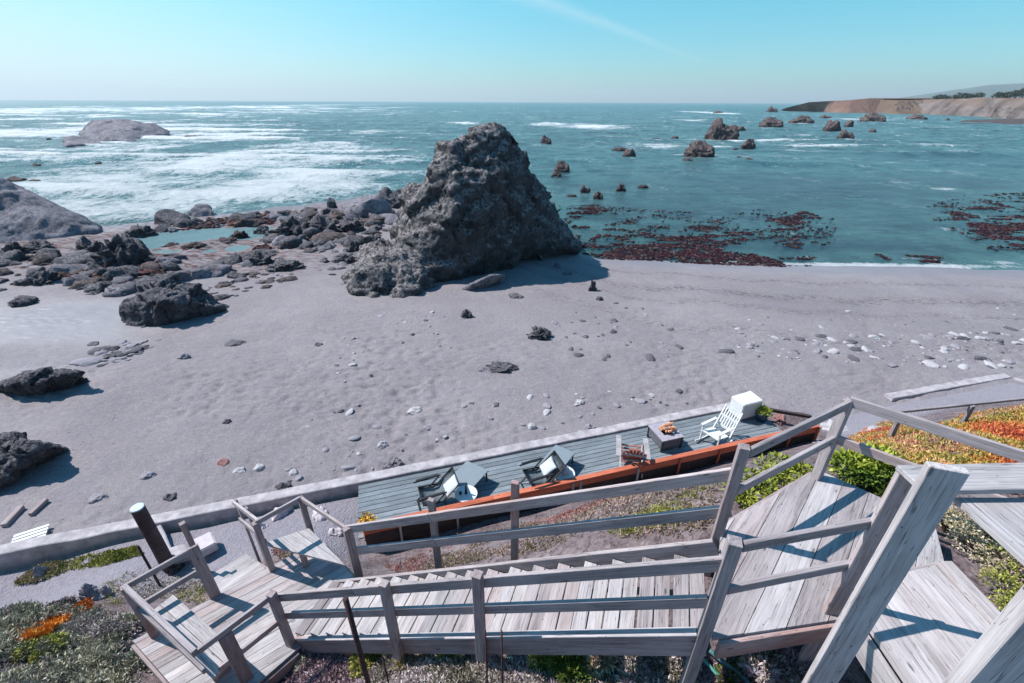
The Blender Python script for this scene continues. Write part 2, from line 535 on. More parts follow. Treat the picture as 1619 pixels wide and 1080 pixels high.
M['stone_dark'] = flat_mat('dark_stone', (0.10, 0.095, 0.11), 0.3, 6, 0.9)
M['stone_red'] = flat_mat('reddish_stone', (0.26, 0.13, 0.12), 0.3, 6, 0.9)

# ------------------------------------------------------------------ beach
SEA = -0.6
_sh = [Wz(px, py, SEA) for px, py in ((-900, 400), (0, 372), (160, 368), (300, 352), (430, 335), (560, 320), (640, 308))]
_sh += [Wz(945, 406, SEA), Wz(1100, 413, SEA), Wz(1240, 420, SEA), Wz(1400, 421, SEA), Wz(1619, 424, SEA), Wz(2100, 428, SEA)]
SHX = np.array([p.x for p in _sh]); SHY = np.array([p.y for p in _sh])

def shore_y(x):
    return np.interp(x, SHX, SHY)

POOLS = []
for px, py, rx, ry in ((262, 385, 2.4, 3.2), (300, 378, 2.6, 2.6), (255, 410, 1.4, 1.3), (350, 372, 2.4, 2.2), (395, 372, 2.0, 2.6), (375, 395, 1.8, 1.6),
                       (345, 415, 2.0, 1.5), (300, 436, 1.2, 0.9), (265, 400, 2.0, 1.0), (225, 378, 2.0, 1.5), (330, 400, 1.5, 1.2), (230, 455, 1.0, .4), (160, 460, 1.4, .4)):
    w = Wz(px, py, SEA); POOLS.append((w.x, w.y, rx * 1.5, ry * 1.5))
def in_pool(x, y):
    return any(((x - a) / rx) ** 2 + ((y - b) / ry) ** 2 < .6 for a, b, rx, ry in POOLS)
MOUNDS = []
for px, py, rx, ry, h in ((620, 478, 5, 4, 0.1), (300, 620, 5, 2.0, 0.07), (500, 590, 6, 1.5, 0.09), (1000, 560, 6, 2, 0.06), (1500, 600, 5, 2, 0.1)):
    w = Wz(px, py, -.1); MOUNDS.append((w.x, w.y, rx, ry, h))

def beach_h(x, y, fine=True):
    x = np.asarray(x, float); y = np.asarray(y, float)
    sy = shore_y(x)
    s = np.clip((y - 15) / np.maximum(sy - 15, 3), -1.5, 1)
    h = -0.6 * np.where(s > 0, s ** 1.6, 0)
    sd = y - sy
    h = np.where(sd > 0, SEA - 0.05 * sd, h)
    P = np.stack([x, y, np.zeros_like(x)], -1)
    h = h + 0.05 * fbm(P, 0.22, 3, 5)
    # left rock shelf with pools
    shelf = np.clip((-x - 9) / 5, 0, 1) * np.clip((y - 22) / 6, 0, 1) * np.clip((4 - sd) / 3, 0, 1)
    h = h + shelf * (0.16 + 0.10 * fbm(P, 0.55, 4, 9))
    pool = np.zeros_like(x)
    for (a, b, rx, ry) in POOLS:
        q = ((x - a) / rx) ** 2 + ((y - b) / ry) ** 2
        pool = np.maximum(pool, np.exp(-q * 1.2))
    h = h - shelf ** .3 * pool * 0.60
    for (a, b, rx, ry, k) in MOUNDS:
        h = h + k * np.exp(-(((x - a) / rx) ** 2 + ((y - b) / ry) ** 2))
    h = np.maximum(h, -6)
    if fine:
        near = np.clip((22 - y) / 8, 0, 1)
        dim = np.maximum(0, vnoise(P * np.array([3.0, 4.6, 1]) + 40, 3) - 0.15) * 0.085 + np.maximum(0, vnoise(P * np.array([5.0, 7.5, 1]), 8) - 0.2) * 0.075
        h = h - near * dim * np.clip(0.6 + fbm(P, 0.3, 2, 14), 0.1, 1.2) + near * 0.02 * vnoise(P * 1.3, 21)
    return h

def fan_grid(ys, ts, x0=0.0):
    Y, T = np.meshgrid(ys, ts, indexing='ij')
    X = T * (Y + 2.0) + x0
    n, m = Y.shape
    idx = np.arange(n * m).reshape(n, m)
    F = np.stack([idx[:-1, :-1], idx[:-1, 1:], idx[1:, 1:], idx[1:, :-1]], -1).reshape(-1, 4)
    return X.ravel(), Y.ravel(), F

def gspace(a, b, n):
    return np.geomspace(a, b, n)

ys = np.concatenate([np.linspace(3.5, 24, 330), np.linspace(24.1, 60, 170), gspace(61, 400, 40)])
X, Y, F = fan_grid(ys, np.linspace(-2.2, 2.2, 760))
H = beach_h(X, Y)
me = np_mesh('beach', np.stack([X, Y, H], -1), F, True)
def sand_material():
    t = NT('sand')
    p = t.co()
    big = t.noise(p, 0.16, 4, 0.6, 0.5)
    med = t.noise(p, 1.1, 5, 0.6)
    c = t.ramp(big, [(0.3, (0.205, 0.190, 0.200)), (0.5, (0.245, 0.226, 0.236)), (0.7, (0.282, 0.262, 0.272))])
    c = t.mix(t.ramp(med, [(0.40, 0.35), (0.55, 0)]), c, (0.20, 0.18, 0.215))
    # small grit
    grit = t.voronoi(p, 9.0)
    gsel = t.noise(p, 0.5, 3, 0.5)
    gm = t.math('MULTIPLY', t.ramp(grit, [(0.10, 1), (0.16, 0)]), t.ramp(gsel, [(0.5, 0), (0.6, 0.8)]))
    c = t.mix(gm, c, (0.42, 0.40, 0.44))
    g2 = t.voronoi(t.mapping(p, loc=(2, 5, 0)), 5.0); g3 = t.noise(p, 0.8, 3, 0.5)
    c = t.mix(t.math('MULTIPLY', t.ramp(g2, [(0.07, .8), (0.11, 0)]), t.ramp(g3, [(0.45, 0), (0.55, 1)])), c, (0.11, 0.095, 0.11))
    fg = t.noise(t.mapping(p, (1, 1.4, 1)), 7.0, 6, 0.8)
    c = t.mix(t.ramp(fg, [(0.36, .55), (0.48, 0)]), c, (0.16, 0.145, 0.16))
    c = t.mix(t.ramp(fg, [(0.55, 0), (0.68, .5)]), c, (0.40, 0.37, 0.395))
    # stranded weed specks
    wd = t.voronoi(t.mapping(p, (1, 1.6, 1), loc=(4, 2, 0)), 4.2)
    wsel = t.noise(p, 0.33, 3, 0.6)
    c = t.mix(t.math('MULTIPLY', t.ramp(wd, [(0.09, 0.9), (0.14, 0)]), t.ramp(wsel, [(0.52, 0), (0.6, 1)])), c, (0.07, 0.05, 0.06))
    wr = t.attr('wrack', 'Fac')
    wr2 = t.noise(t.mapping(p, (1, 1.8, 1)), 3.5, 6, 0.8)
    c = t.mix(t.math('MULTIPLY', wr, t.ramp(wr2, [(0.50, 0), (0.56, .9)])), c, (0.075, 0.055, 0.06))
    wet = t.attr('wet', 'Fac')
    wetn = t.math('ADD', wet, t.math('MULTIPLY', t.math('SUBTRACT', t.noise(t.mapping(p, (0.5, 1, 1)), 0.5, 4, 0.6), 0.5), 0.5))
    wm = t.ramp(wetn, [(0.35, 0), (0.75, 1)])
    c = t.mix(t.math('MULTIPLY', wm, 0.35), c, (0.17, 0.17, 0.20))
    weed = t.attr('weed', 'Fac')
    wn_ = t.noise(t.mapping(p, (0.6, 1.6, 1)), 2.2, 6, 0.7)
    wk = t.math('MULTIPLY', weed, t.ramp(wn_, [(0.46, 0), (0.54, 1)]))
    wcol = t.ramp(t.noise(p, 3.0, 3, 0.6), [(0.4, (0.05, 0.05, 0.06)), (0.5, (0.11, 0.045, 0.045)), (0.6, (0.16, 0.12, 0.10))])
    c = t.mix(wk, c, wcol)
    t.base(c)
    t.set(Specular_IOR_Level=t.math('MULTIPLY_ADD', wm, 0.35, 0.2), Roughness=t.math('MULTIPLY_ADD', wm, -0.42, 0.92))
    h = t.math('ADD', t.math('MULTIPLY', t.noise(t.mapping(p, (1, 1.5, 1)), 4.5, 6, 0.7), 0.6), t.math('MULTIPLY', t.noise(p, 16, 5, 0.65), 0.35))
    dry = t.math('SUBTRACT', 1.0, wm)
    t.l(t.bump(t.math('MULTIPLY', h, t.math('MULTIPLY_ADD', dry, 0.85, 0.15)), 0.11, 0.75), t.b.inputs['Normal'])
    return t.m
sy_ = shore_y(X)
wetA = np.clip(1 - (sy_ - Y) / 5.0, 0, 1) * 0.9
wl = Wz(70, 520, -.3)
wetA = np.maximum(wetA, np.exp(-(((X - wl.x) / 9) ** 2 + ((Y - wl.y) / 3.5) ** 2)) * 0.95)
wl = Wz(20, 600, -.2)
wetA = np.maximum(wetA, np.exp(-(((X - wl.x) / 5) ** 2 + ((Y - wl.y) / 2.0) ** 2)) * 0.6)
wl = Wz(1500, 460, -.5)
wetA = np.maximum(wetA, np.exp(-(((X - wl.x) / 14) ** 2 + ((Y - wl.y) / 2.5) ** 2)) * 0.4)
weedA = np.clip((-X - 10) / 5, 0, 1) * np.clip((Y - 24.5) / 2.5, 0, 1) * 0.95
_dd = sy_ - Y + 1.2 * vnoise(np.stack([X * .15, X * 0, X * 0], -1), 4) + .5 * vnoise(np.stack([X * .5, X * 0, X * 0], -1), 6)
wrA = sum(k * np.exp(-((_dd - c_) / w_) ** 2) for c_, w_, k in ((4.5, .25, .8), (7.5, .5, .9), (9.6, .3, .6), (13.0, .6, .5))) * np.clip((X + 9) / 3, 0, 1)
for nm, A in (('wet', wetA), ('weed', weedA), ('wrack', wrA)):
    at = me.attributes.new(nm, 'FLOAT', 'POINT'); at.data.foreach_set('value', A.astype(np.float32))
beach = mesh_obj('beach_sand', me, sand_material()); tag(beach, 'grey lavender sand beach', None, None, 'structure')

# ------------------------------------------------------------------ sea
def plan_blobs(lst, z=SEA):
    out = []
    for px, py, rx, ry, s in lst:
        w = Wz(px, py, z); e = Wz(px + rx, py, z); n = Wz(px, py - ry, z); q = Wz(px, py + ry, z)
        out.append((w.x, w.y, abs(e.x - w.x), abs(n.y - w.y), abs(w.y - q.y), s))
    return out
FOAM_GLITTER = plan_blobs([
    (60, 178, 300, 20, .62), (330, 182, 220, 14, .45), (60, 215, 260, 20, .8), (260, 222, 260, 14, .75), (550, 215, 200, 10, .45),  # leading far-left blobs stand for sun glitter, painted as white foam
    (60, 330, 200, 34, 1.0), (230, 330, 240, 40, 1.0), (420, 300, 240, 44, 1.0), (330, 262, 300, 30, .95), (200, 290, 300, 40, .9), (100, 245, 250, 30, .75), (480, 238, 180, 12, .95), (600, 262, 90, 30, .6),
    (160, 290, 160, 24, .8), (560, 300, 120, 22, .8), (60, 262, 140, 18, .6), (420, 318, 160, 18, .9), (90, 205, 90, 12, .7), (330, 210, 60, 6, .5), (110, 190, 60, 6, .6),
    (200, 245, 200, 8, .7), (30, 235, 120, 10, .5), (300, 345, 160, 12, .8),
    (925, 200, 75, 5, 1.0), (870, 197, 50, 3, 1.0), (735, 196, 30, 2.5, .9), (1030, 232, 140, 9, .62), (960, 236, 90, 8, .5), (1090, 245, 90, 7, .7), (1000, 215, 110, 4, .5),
    (1255, 228, 60, 5, .72), (1270, 238, 40, 3, .6), (1200, 226, 80, 6, .6), (1240, 250, 50, 4, .5), (1140, 178, 30, 2, .9), (1095, 190, 30, 2, .7), (1295, 198, 40, 3, .4),
    (1495, 296, 30, 2.2, 1.0), (1600, 292, 20, 1.5, .5), (1440, 186, 30, 2, .4), (1060, 300, 60, 9, .45), (950, 262, 60, 8, .45), (1010, 320, 60, 8, .3),
    (1250, 365, 90, 12, .55), (1310, 378, 50, 9, .5), (1130, 352, 80, 8, .4), (1480, 412, 60, 5, .85), (1590, 412, 40, 3.5, .95), (1440, 405, 40, 4, .6), (1570, 385, 60, 5, .6), (1500, 360, 40, 8, .5), (1560, 418, 90, 2.0, .95), (1340, 418, 60, 1.6, .5),
    (900, 330, 60, 8, .3), (240, 385, 30, 5, .3), (1400, 188, 60, 3, .4)])
DEEP = plan_blobs([(1260, 300, 280, 34, .9), (1500, 285, 200, 16, .7), (1150, 335, 200, 30, .8), (1400, 350, 150, 28, .7), (1300, 385, 300, 18, .8), (1050, 350, 140, 26, .6), (1580, 265, 120, 14, .6), (1000, 390, 60, 20, .5), (1480, 250, 180, 8, .5)])
ys = np.concatenate([np.linspace(25, 60, 190), gspace(60.3, 260, 260), gspace(262, 2500, 150), gspace(2600, 14000, 24)])
X, Y, F = fan_grid(ys, np.linspace(-2.0, 2.0, 620))
P = np.stack([X * 0.45, Y, np.zeros_like(X)], -1)
amp = np.clip((Y - 34) / 60, 0.0, 1) * np.clip(700 / np.maximum(Y, 1), 0, 1)
calm = np.clip((X - 4) / 15, 0, 1) * np.clip((110 - Y) / 50, 0, 1)
amp = amp * (1 - 0.75 * calm)
ph = (Y + 9 * vnoise(P * 0.02, 3) + X * 0.06) * 2 * math.pi / 17
swell = (np.maximum(0, np.sin(ph)) ** 2.5) * 0.75 * np.clip(0.35 + vnoise(P * np.array([.05, .05, 1]), 8), 0, 1)
chop = ridged(P, 0.10, 5, 33) * 0.50 + fbm(P, 0.5, 4, 12) * 0.22
Z = SEA + amp * (swell + chop) + 0.02 * fbm(P, 1.4, 2, 44) * np.clip((Y - 26) / 20, 0, 1)
foam = np.zeros_like(X)  # surf mask; also carries the painted far-left glitter
for (a, b, rx, r1, r2, s) in FOAM_GLITTER:
    ry = np.where(Y > b, r1, r2) + 0.3
    foam = np.maximum(foam, s * np.exp(-(((X - a) / rx) ** 2 + ((Y - b) / ry) ** 2) * 0.9))
crest = np.clip((Z - SEA - .25) / 0.6, 0, 1) * np.clip((Y - 45) / 60, 0, 1)
foam = np.clip(foam * (0.55 + 0.6 * np.clip((Z - SEA + .1) / .6, 0, 1)) + 0.50 * crest, 0, 1)
deep = np.zeros_like(X)
for (a, b, rx, r1, r2, s) in DEEP:
    ry = np.where(Y > b, r1, r2)
    deep = np.maximum(deep, s * np.exp(-(((X - a) / rx) ** 2 + ((Y - b) / ry) ** 2)))
_sd = Y - shore_y(X)
foam = np.maximum(foam, (0.95 * np.exp(-((_sd - .5) / .7) ** 2) + .45 * np.exp(-((_sd - 2.2) / .5) ** 2)) * np.clip(.55 + vnoise(np.stack([X * .12, Y * 0, X * 0], -1), 5) + .8 * np.clip((X - 20) / 8, 0, 1), 0, 1) * (X > 5))
shal_ = np.clip((-X - 8) / 3, 0, 1) * np.clip((1.5 - _sd) / 3, 0, 1)
foam = foam * (1 - .85 * shal_)
me = np_mesh('sea', np.stack([X, Y, Z], -1), F, True)
for nm, A in (('foam', foam), ('deep', deep), ('shallow', shal_)):  # first mask holds surf plus the painted far-left sun glitter
    at = me.attributes.new(nm, 'FLOAT', 'POINT'); at.data.foreach_set('value', A.astype(np.float32))
def sea_material():
    t = NT('sea_water')
    p = t.co()
    foam = t.attr('foam', 'Fac'); deep = t.attr('deep', 'Fac')  # surf mask includes the painted far-left sun glitter
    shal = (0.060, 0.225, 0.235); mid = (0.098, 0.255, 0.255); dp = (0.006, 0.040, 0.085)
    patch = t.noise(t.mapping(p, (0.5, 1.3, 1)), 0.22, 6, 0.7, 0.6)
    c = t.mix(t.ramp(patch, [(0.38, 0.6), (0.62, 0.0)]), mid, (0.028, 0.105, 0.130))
    trough_shade = t.noise(p, 0.22, 10, 0.82); face_light = t.noise(t.mapping(p, loc=(4, 7, 0)), 0.045, 12, 0.85)  # wave shading painted into the water colour: dark troughs, lighter faces
    c = t.mix(t.ramp(trough_shade, [(0.43, .8), (0.52, 0)]), c, (0.016, 0.078, 0.100))
    c = t.mix(t.ramp(face_light, [(0.50, 0), (0.58, .6)]), c, (0.15, 0.33, 0.34))
    dn = t.math('MULTIPLY', deep, t.ramp(t.noise(t.mapping(p, (0.35, 1.2, 1), loc=(3, 9, 0)), 0.5, 7, 0.75, 0.4), [(0.36, 1.0), (0.62, 0.35)]))
    c = t.mix(t.math('MULTIPLY', dn, 1.15, clamp=True), c, dp)
    c = t.mix(t.attr('shallow', 'Fac'), c, (0.33, 0.55, 0.57))
    f1 = t.noise(t.mapping(p, (1.3, 1.0, 1)), 0.9, 10, 0.80, 0.9)
    f2 = t.noise(t.mapping(p, (1.5, 1.0, 1)), 0.14, 10, 0.80, 0.6)
    f3 = t.noise(t.mapping(p, (1.6, 1.0, 1), loc=(7, 2, 0)), 0.035, 12, 0.85, 0.3)
    lace = t.math('ADD', t.math('ADD', t.math('MULTIPLY', f1, 0.42), t.math('MULTIPLY', f2, 0.36)), t.math('MULTIPLY', f3, 0.22))
    thr = t.math('MULTIPLY_ADD', foam, 0.30, t.math('SUBTRACT', lace, 0.632))
    fm = t.ramp(t.math('MULTIPLY', thr, 9.0), [(0.0, 0), (0.45, 0.7), (1.0, 1)])
    caps = t.noise(t.mapping(p, (1.5, 1.0, 1), loc=(1, 8, 0)), 0.09, 14, 0.88, 0.2)
    dist_ = t.n('ShaderNodeSeparateXYZ'); t.l(p, dist_.inputs[0])
    far_ = t.ramp(t.math('DIVIDE', dist_.outputs[1], 200.0), [(0.2, 0), (0.6, 1)])
    fm = t.math('MAXIMUM', fm, t.math('MULTIPLY', far_, t.ramp(caps, [(0.565, 0), (0.61, .95)])))
    c = t.mix(fm, c, (0.85, 0.90, 0.91))
    t.base(c)
    t.set(Roughness=t.math('MAXIMUM', t.math('MULTIPLY_ADD', fm, 0.4, 0.24), t.math('MULTIPLY', far_, 0.40)), Specular_IOR_Level=1.0, IOR=1.33)
    h = t.math('ADD', t.math('MULTIPLY', t.noise(t.mapping(p, (0.5, 1.2, 1)), 0.9, 8, 0.7, 0.3), 1.0), t.math('MULTIPLY', fm, 0.08))
    h = t.math('ADD', h, t.math('MULTIPLY', t.noise(t.mapping(p, (0.5, 1.1, 1)), 0.16, 10, 0.75), 5.0))
    t.l(t.bump(h, 0.8, 0.9), t.b.inputs['Normal'])
    return t.m
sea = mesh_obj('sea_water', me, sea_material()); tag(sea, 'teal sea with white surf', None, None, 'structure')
# still seabed sheet under everything
_bed = np_mesh('ground', [(-28100, -3000, -7), (28100, -3000, -7), (28100, 14100, -7), (-28100, 14100, -7)], [(0, 1, 2, 3)])
mesh_obj('ground', _bed, flat_mat('sea_floor', (0.10, 0.13, 0.13), 0.1, 0.1))['kind'] = 'structure'

# ------------------------------------------------------------------ rocks
def hull_bm(bm, pts):
    b2 = bmesh.new()
    for p in pts: b2.verts.new(p)
    r = bmesh.ops.convex_hull(b2, input=b2.verts[:])
    bad = [g for g in r['geom_interior'] if isinstance(g, bmesh.types.BMVert)]
    if bad: bmesh.ops.delete(b2, geom=bad, context='VERTS')
    tmp = bpy.data.meshes.new('tmp'); b2.to_mesh(tmp); b2.free()
    bm.from_mesh(tmp); bpy.data.meshes.remove(tmp)

def remesh(bm, voxel):
    me = bpy.data.meshes.new('tmp'); bm.to_mesh(me); bm.free()
    o = bpy.data.objects.new('tmp', me); COL.objects.link(o)
    md = o.modifiers.new('r', 'REMESH'); md.mode = 'VOXEL'; md.voxel_size = voxel; md.adaptivity = 0
    sm = o.modifiers.new('s', 'SMOOTH'); sm.factor = 0.5; sm.iterations = 3
    dg = bpy.context.evaluated_depsgraph_get(); dg.update()
    out = bpy.data.meshes.new_from_object(o.evaluated_get(dg))
    bpy.data.objects.remove(o); bpy.data.meshes.remove(me)
    return out

def worley(P, scale, seed=0):
    """value of the nearest block (a tilted plane, so blocks read as facets) and distance to its border"""
    P = np.asarray(P, float) * scale
    I = np.floor(P).astype(np.int64)
    b1 = np.full(len(P), 9.0); b2 = np.full(len(P), 9.0); val = np.zeros(len(P))
    for dx in (-1, 0, 1):
        for dy in (-1, 0, 1):
            for dz in (-1, 0, 1):
                J = I + np.array([dx, dy, dz])
                H = [_hash(J[:, 0], J[:, 1], J[:, 2], seed + q) for q in (1, 2, 3, 5, 6, 7, 9)]
                o = np.stack(H[:3], -1) * .5 + .5
                D = P - (J + o)
                d = np.linalg.norm(D, axis=1)
                v = H[6] * .7 + (D * np.stack(H[3:6], -1)).sum(1) * 1.6
                near = d < b1
                b2 = np.where(near, b1, np.minimum(b2, d)); val = np.where(near, v, val); b1 = np.where(near, d, b1)
    return val, b2 - b1

def displace(me, layers):
    n = len(me.vertices)
    V = np.empty(n * 3, np.float32); me.vertices.foreach_get('co', V); V = V.reshape(-1, 3).astype(float)
    N = np.empty(n * 3, np.float32); me.vertex_normals.foreach_get('vector', N); N = N.reshape(-1, 3)
    for kind, scale, amp, octv, seed in layers:
        if kind == 'w':
            val, ed_ = worley(V + 0.25 * np.stack([fbm(V, scale, 2, seed + q) for q in (1, 2, 3)], -1) / scale, scale, seed)
            V = V + N * (amp * (val * .8 - np.exp(-ed_ * 14) * .35))[:, None]
            continue
        f = ridged if kind == 'r' else fbm
        V = V + N * (f(V, scale, octv, seed) * amp)[:, None]
    me.vertices.foreach_set('co', V.astype(np.float32).ravel())
    me.polygons.foreach_set('use_smooth', np.ones(len(me.polygons), bool))
    me.update()
    return V

def hull_rock(name, hulls, voxel, layers, mat, label, cat='rock', group=None):
    bm = bmesh.new()
    for h in hulls: hull_bm(bm, h)
    me = remesh(bm, voxel)
    displace(me, layers)
    # origin at the base centre
    n = len(me.vertices); V = np.empty(n * 3, np.float32); me.vertices.foreach_get('co', V); V = V.reshape(-1, 3)
    c = Vector((float(V[:, 0].mean()), float(V[:, 1].mean()), float(V[:, 2].min())))
    me.transform(Matrix.Translation(-c))
    o = mesh_obj(name, me, mat); o.location = c
    return tag(o, label, cat, group)

# the great sea stack on the sand
h_main = [Wy(806, 205, 28.2), Wy(800, 198, 31), Wy(765, 198, 31), Wy(757, 204, 27.6), Wy(828, 222, 29), Wy(842, 248, 29.5), Wy(866, 303, 30.2), Wy(790, 196, 29), Wy(770, 200, 28), Wy(742, 212, 27.4), Wy(712, 230, 26.8), Wy(690, 258, 26.4), Wy(665, 290, 26.2), Wy(642, 318, 26.2), Wy(628, 345, 26.5), Wy(622, 385, 27),
          Wy(848, 275, 31), Wy(870, 325, 31.6), Wy(908, 388, 31.0), (4.6, 33, -1), (4.6, 35, -1), Wy(760, 300, 25.6), Wy(820, 300, 27.8), Wy(780, 400, 25.6), Wy(720, 330, 24.8), Wy(850, 380, 28.6),
          Wz(640, 468, -.6), Wz(700, 458, -.6), Wz(760, 440, -.6), Wz(820, 421, -.6), Wz(880, 400, -.6),
          (-8, 36, -.8), (-3, 39, -.8), (3, 38, -.8), (-5, 35, 4.5), (0, 35.5, 5.4)]
h_knob = [Wy(700, 223, 27.5), Wy(686, 231, 27.5), Wy(680, 258, 27), Wy(705, 262, 26.3), Wy(715, 233, 26.6), Wy(690, 238, 29), Wy(712, 260, 30), Wy(722, 224, 28)]
h_shld = [Wy(652, 292, 28), Wy(640, 305, 28), Wy(632, 345, 27.5), Wy(690, 318, 26.6), Wy(700, 352, 25.6), Wy(672, 400, 24.6), Wy(628, 400, 25.5), Wy(624, 375, 30), Wy(655, 300, 31), Wz(650, 470, -.5), Wz(622, 420, -.5)]
h_spur = [Wy(606, 396, 24.5), Wy(640, 388, 25), Wy(575, 425, 23), Wy(560, 440, 22.5), Wy(668, 430, 23), Wy(655, 460, 22), Wz(536, 470, -.5), Wz(552, 486, -.5), Wz(600, 492, -.5), Wz(650, 484, -.5), Wz(690, 468, -.5), Wz(575, 400, -.5), Wz(545, 445, -.5), Wz(700, 420, -.5)]
h_foot = [Wz(850, 420, -.6), Wz(905, 398, -.6), Wz(915, 385, -.6), Wy(880, 365, 30), Wy(900, 375, 31), Wy(850, 385, 29)]
hull_rock('sea_stack', [h_main, h_knob, h_shld, h_spur, h_foot], 0.13,
          [('f', 0.16, 0.6, 3, 4), ('w', 0.30, 0.30, 3, 2), ('r', 0.5, 0.20, 4, 2), ('w', 0.85, 0.17, 3, 4), ('r', 1.7, 0.10, 4, 6), ('w', 2.3, 0.07, 3, 4), ('r', 5.0, 0.04, 3, 5)], M['stack'],
          'huge craggy dark sea stack standing on the beach at the water edge', 'sea stack')

# broad rock cut by the left edge of the view
tl = [Wy(-80, 262, 37), Wy(0, 288, 37), Wy(40, 306, 37), Wy(85, 332, 37), Wy(130, 350, 37), Wy(158, 366, 36.5), Wz(160, 374, -.6), Wz(60, 392, -.6), Wz(-20, 402, -.6), Wz(-160, 410, -.6), Wy(-150, 250, 38), (-50, 44, -.6), (-37.5, 41, -.6), (-60, 36, -.6), (-46, 42, 3.2)]
hull_rock('coastal_rock', [tl], 0.22, [('f', 0.2, 0.5, 3, 4), ('r', 0.6, 0.28, 4, 2), ('f', 2.0, 0.10, 4, 5)], M['rock_smooth'], 'broad smooth sloping rock rising at the left edge of the shore', 'rock')
# islet out in the surf
isl = [Wy(141, 206, 150), Wy(150, 198, 150), Wy(185, 193, 150), Wy(212, 193, 150), Wy(236, 204, 150), Wy(255, 214, 150), Wy(266, 218, 150), Wz(142, 230, SEA - .4), Wz(200, 231, SEA - .4), Wz(262, 219, SEA - .4), Wy(200, 205, 165), (-120, 175, -1), (-150, 170, -1)]
isl2 = [Wy(101, 226, 122), Wy(112, 223, 122), Wy(160, 226, 123), Wz(102, 242, SEA - .4), Wz(165, 238, SEA - .4), Wz(150, 226, -1), Wz(104, 226, -1), Wy(150, 225, 127)]
hull_rock('island_rock', [isl, isl2], 0.6, [('f', 0.08, 1.2, 3, 4), ('r', 0.25, 0.7, 4, 2), ('f', 0.9, 0.3, 4, 5)], M['rock_smooth'], 'long humped islet with a low shelf out in the white surf', 'islet')
# block on the sand at left
blk = [Wy(250, 440, 20.2), Wy(275, 438, 20.4), Wy(212, 462, 19.5), Wy(192, 485, 19), Wy(300, 458, 20.2), Wy(322, 482, 19.4), Wz(326, 494, -.4), Wz(300, 512, -.4), Wz(245, 531, -.4), Wz(208, 532, -.4), Wz(190, 508, -.4), Wy(285, 470, 19.1), Wy(250, 480, 18.4), (-13.6, 20.8, -.5), (-16.6, 21.4, -.5)]
hull_rock('beach_rock', [blk], 0.07, [('f', 0.5, 0.18, 3, 14), ('w', 0.8, 0.20, 4, 2), ('w', 2.4, 0.07, 3, 6), ('r', 3.0, 0.06, 3, 6), ('f', 6, 0.03, 3, 5)], M['rock'], 'upright cracked dark block standing alone on the sand at left', 'rock')
r2 = [Wy(8, 612, 12.6), Wy(40, 592, 13), Wy(78, 586, 13.2), Wy(110, 590, 13.2), Wz(148, 606, -.2), Wz(110, 624, -.2), Wz(70, 632, -.2), Wz(28, 634, -.2), Wz(-30, 615, -.2), Wz(80, 590, -.3), Wz(20, 600, -.3), Wy(128, 592, 13.2)]
hull_rock('beach_rock', [r2], 0.06, [('f', 0.6, 0.22, 3, 14), ('w', 1.3, 0.15, 4, 2), ('w', 3.2, 0.06, 3, 6), ('f', 5, 0.04, 3, 5)], M['rock'], 'jagged half buried rock at the end of the low ridge in the sand', 'rock')
r3 = [Wy(-60, 690, 9.4), Wy(10, 694, 9.4), Wy(50, 700, 9.4), Wy(80, 702, 9.5), Wz(112, 716, -.1), Wz(85, 730, -.1), Wz(45, 745, -.1), Wz(8, 775, -.1), Wz(-50, 810, -.1), Wz(-150, 760, -.1), Wz(-60, 705, -.1)]
hull_rock('beach_rock', [r3], 0.05, [('f', 0.6, 0.12, 3, 14), ('w', 1.6, 0.13, 4, 2), ('w', 3.6, 0.05, 3, 6), ('r', 4, 0.04, 4, 2), ('f', 6, 0.03, 3, 5)], M['rock'], 'dark rock with a pointed end cut by the left edge nearest the wall', 'rock')
r4 = [Wz(712, 466, -.45), Wz(740, 470, -.45), Wz(790, 452, -.45), Wz(800, 438, -.45), Wz(765, 440, -.45), Wy(775, 436, 23.3), Wy(745, 450, 22.8), Wy(795, 434, 23.7)]
hull_rock('beach_rock', [r4], 0.06, [('f', 0.6, 0.10, 3, 4), ('r', 1.6, 0.10, 4, 2), ('f', 6, 0.03, 3, 5)], M['rock_smooth'], 'pale flat slab of rock lying at the foot of the sea stack', 'rock')

# library of boulder shapes (unit size)
def ico(sub):
    bm = bmesh.new(); bmesh.ops.create_icosphere(bm, subdivisions=sub, radius=1.0)
    return bm
def _blk(V, sc, seed):
    val, e = worley(V, sc, seed); return val * .75 - np.exp(-e * 12) * .4
def boulder_mesh(seed, sub=5, cuts=9, rough=0.22, flat=0.75):
    bm = ico(sub)
    V = np.array([v.co[:] for v in bm.verts])
    r = np.random.default_rng(seed)
    for _ in range(cuts):
        d = r.normal(size=3); d[2] = abs(d[2]) * 0.7; d /= np.linalg.norm(d)
        k = r.uniform(0.62, 0.9)
        s = V @ d
        V = V - np.outer(np.maximum(0, s - k), d) * 0.92
    N = V / np.linalg.norm(V, axis=1)[:, None]
    V = V + N * (ridged(V, 1.3, 4, seed) * rough * 0.5 + _blk(V, 1.6, seed) * rough * .55 + _blk(V, 3.8, seed + 3) * rough * .3 + fbm(V, 3.1, 4, seed + 5) * rough * 0.3 + ridged(V, 7.0, 3, seed + 7) * rough * 0.2)[:, None]
    V[:, 2] *= flat
    mx = np.abs(V[:, :2]).max(); V[:, :2] /= mx; V[:, 2] /= V[:, 2].max()
    V[:, 2] = np.maximum(V[:, 2], -0.35)
    for v, c in zip(bm.verts, V): v.co = c
    return bm_mesh('boulder', bm, True)
BOULD = {}
def boulder(kind, seed):
    key = (kind, seed)
    if key not in BOULD:
        sub, cuts, rough = {'crag': (5, 7, 0.26), 'smooth': (4, 4, 0.14), 'low': (4, 6, 0.30), 'clump': (5, 3, 0.62)}[kind]
        BOULD[key] = boulder_mesh(seed, sub, cuts, rough)
    return BOULD[key]
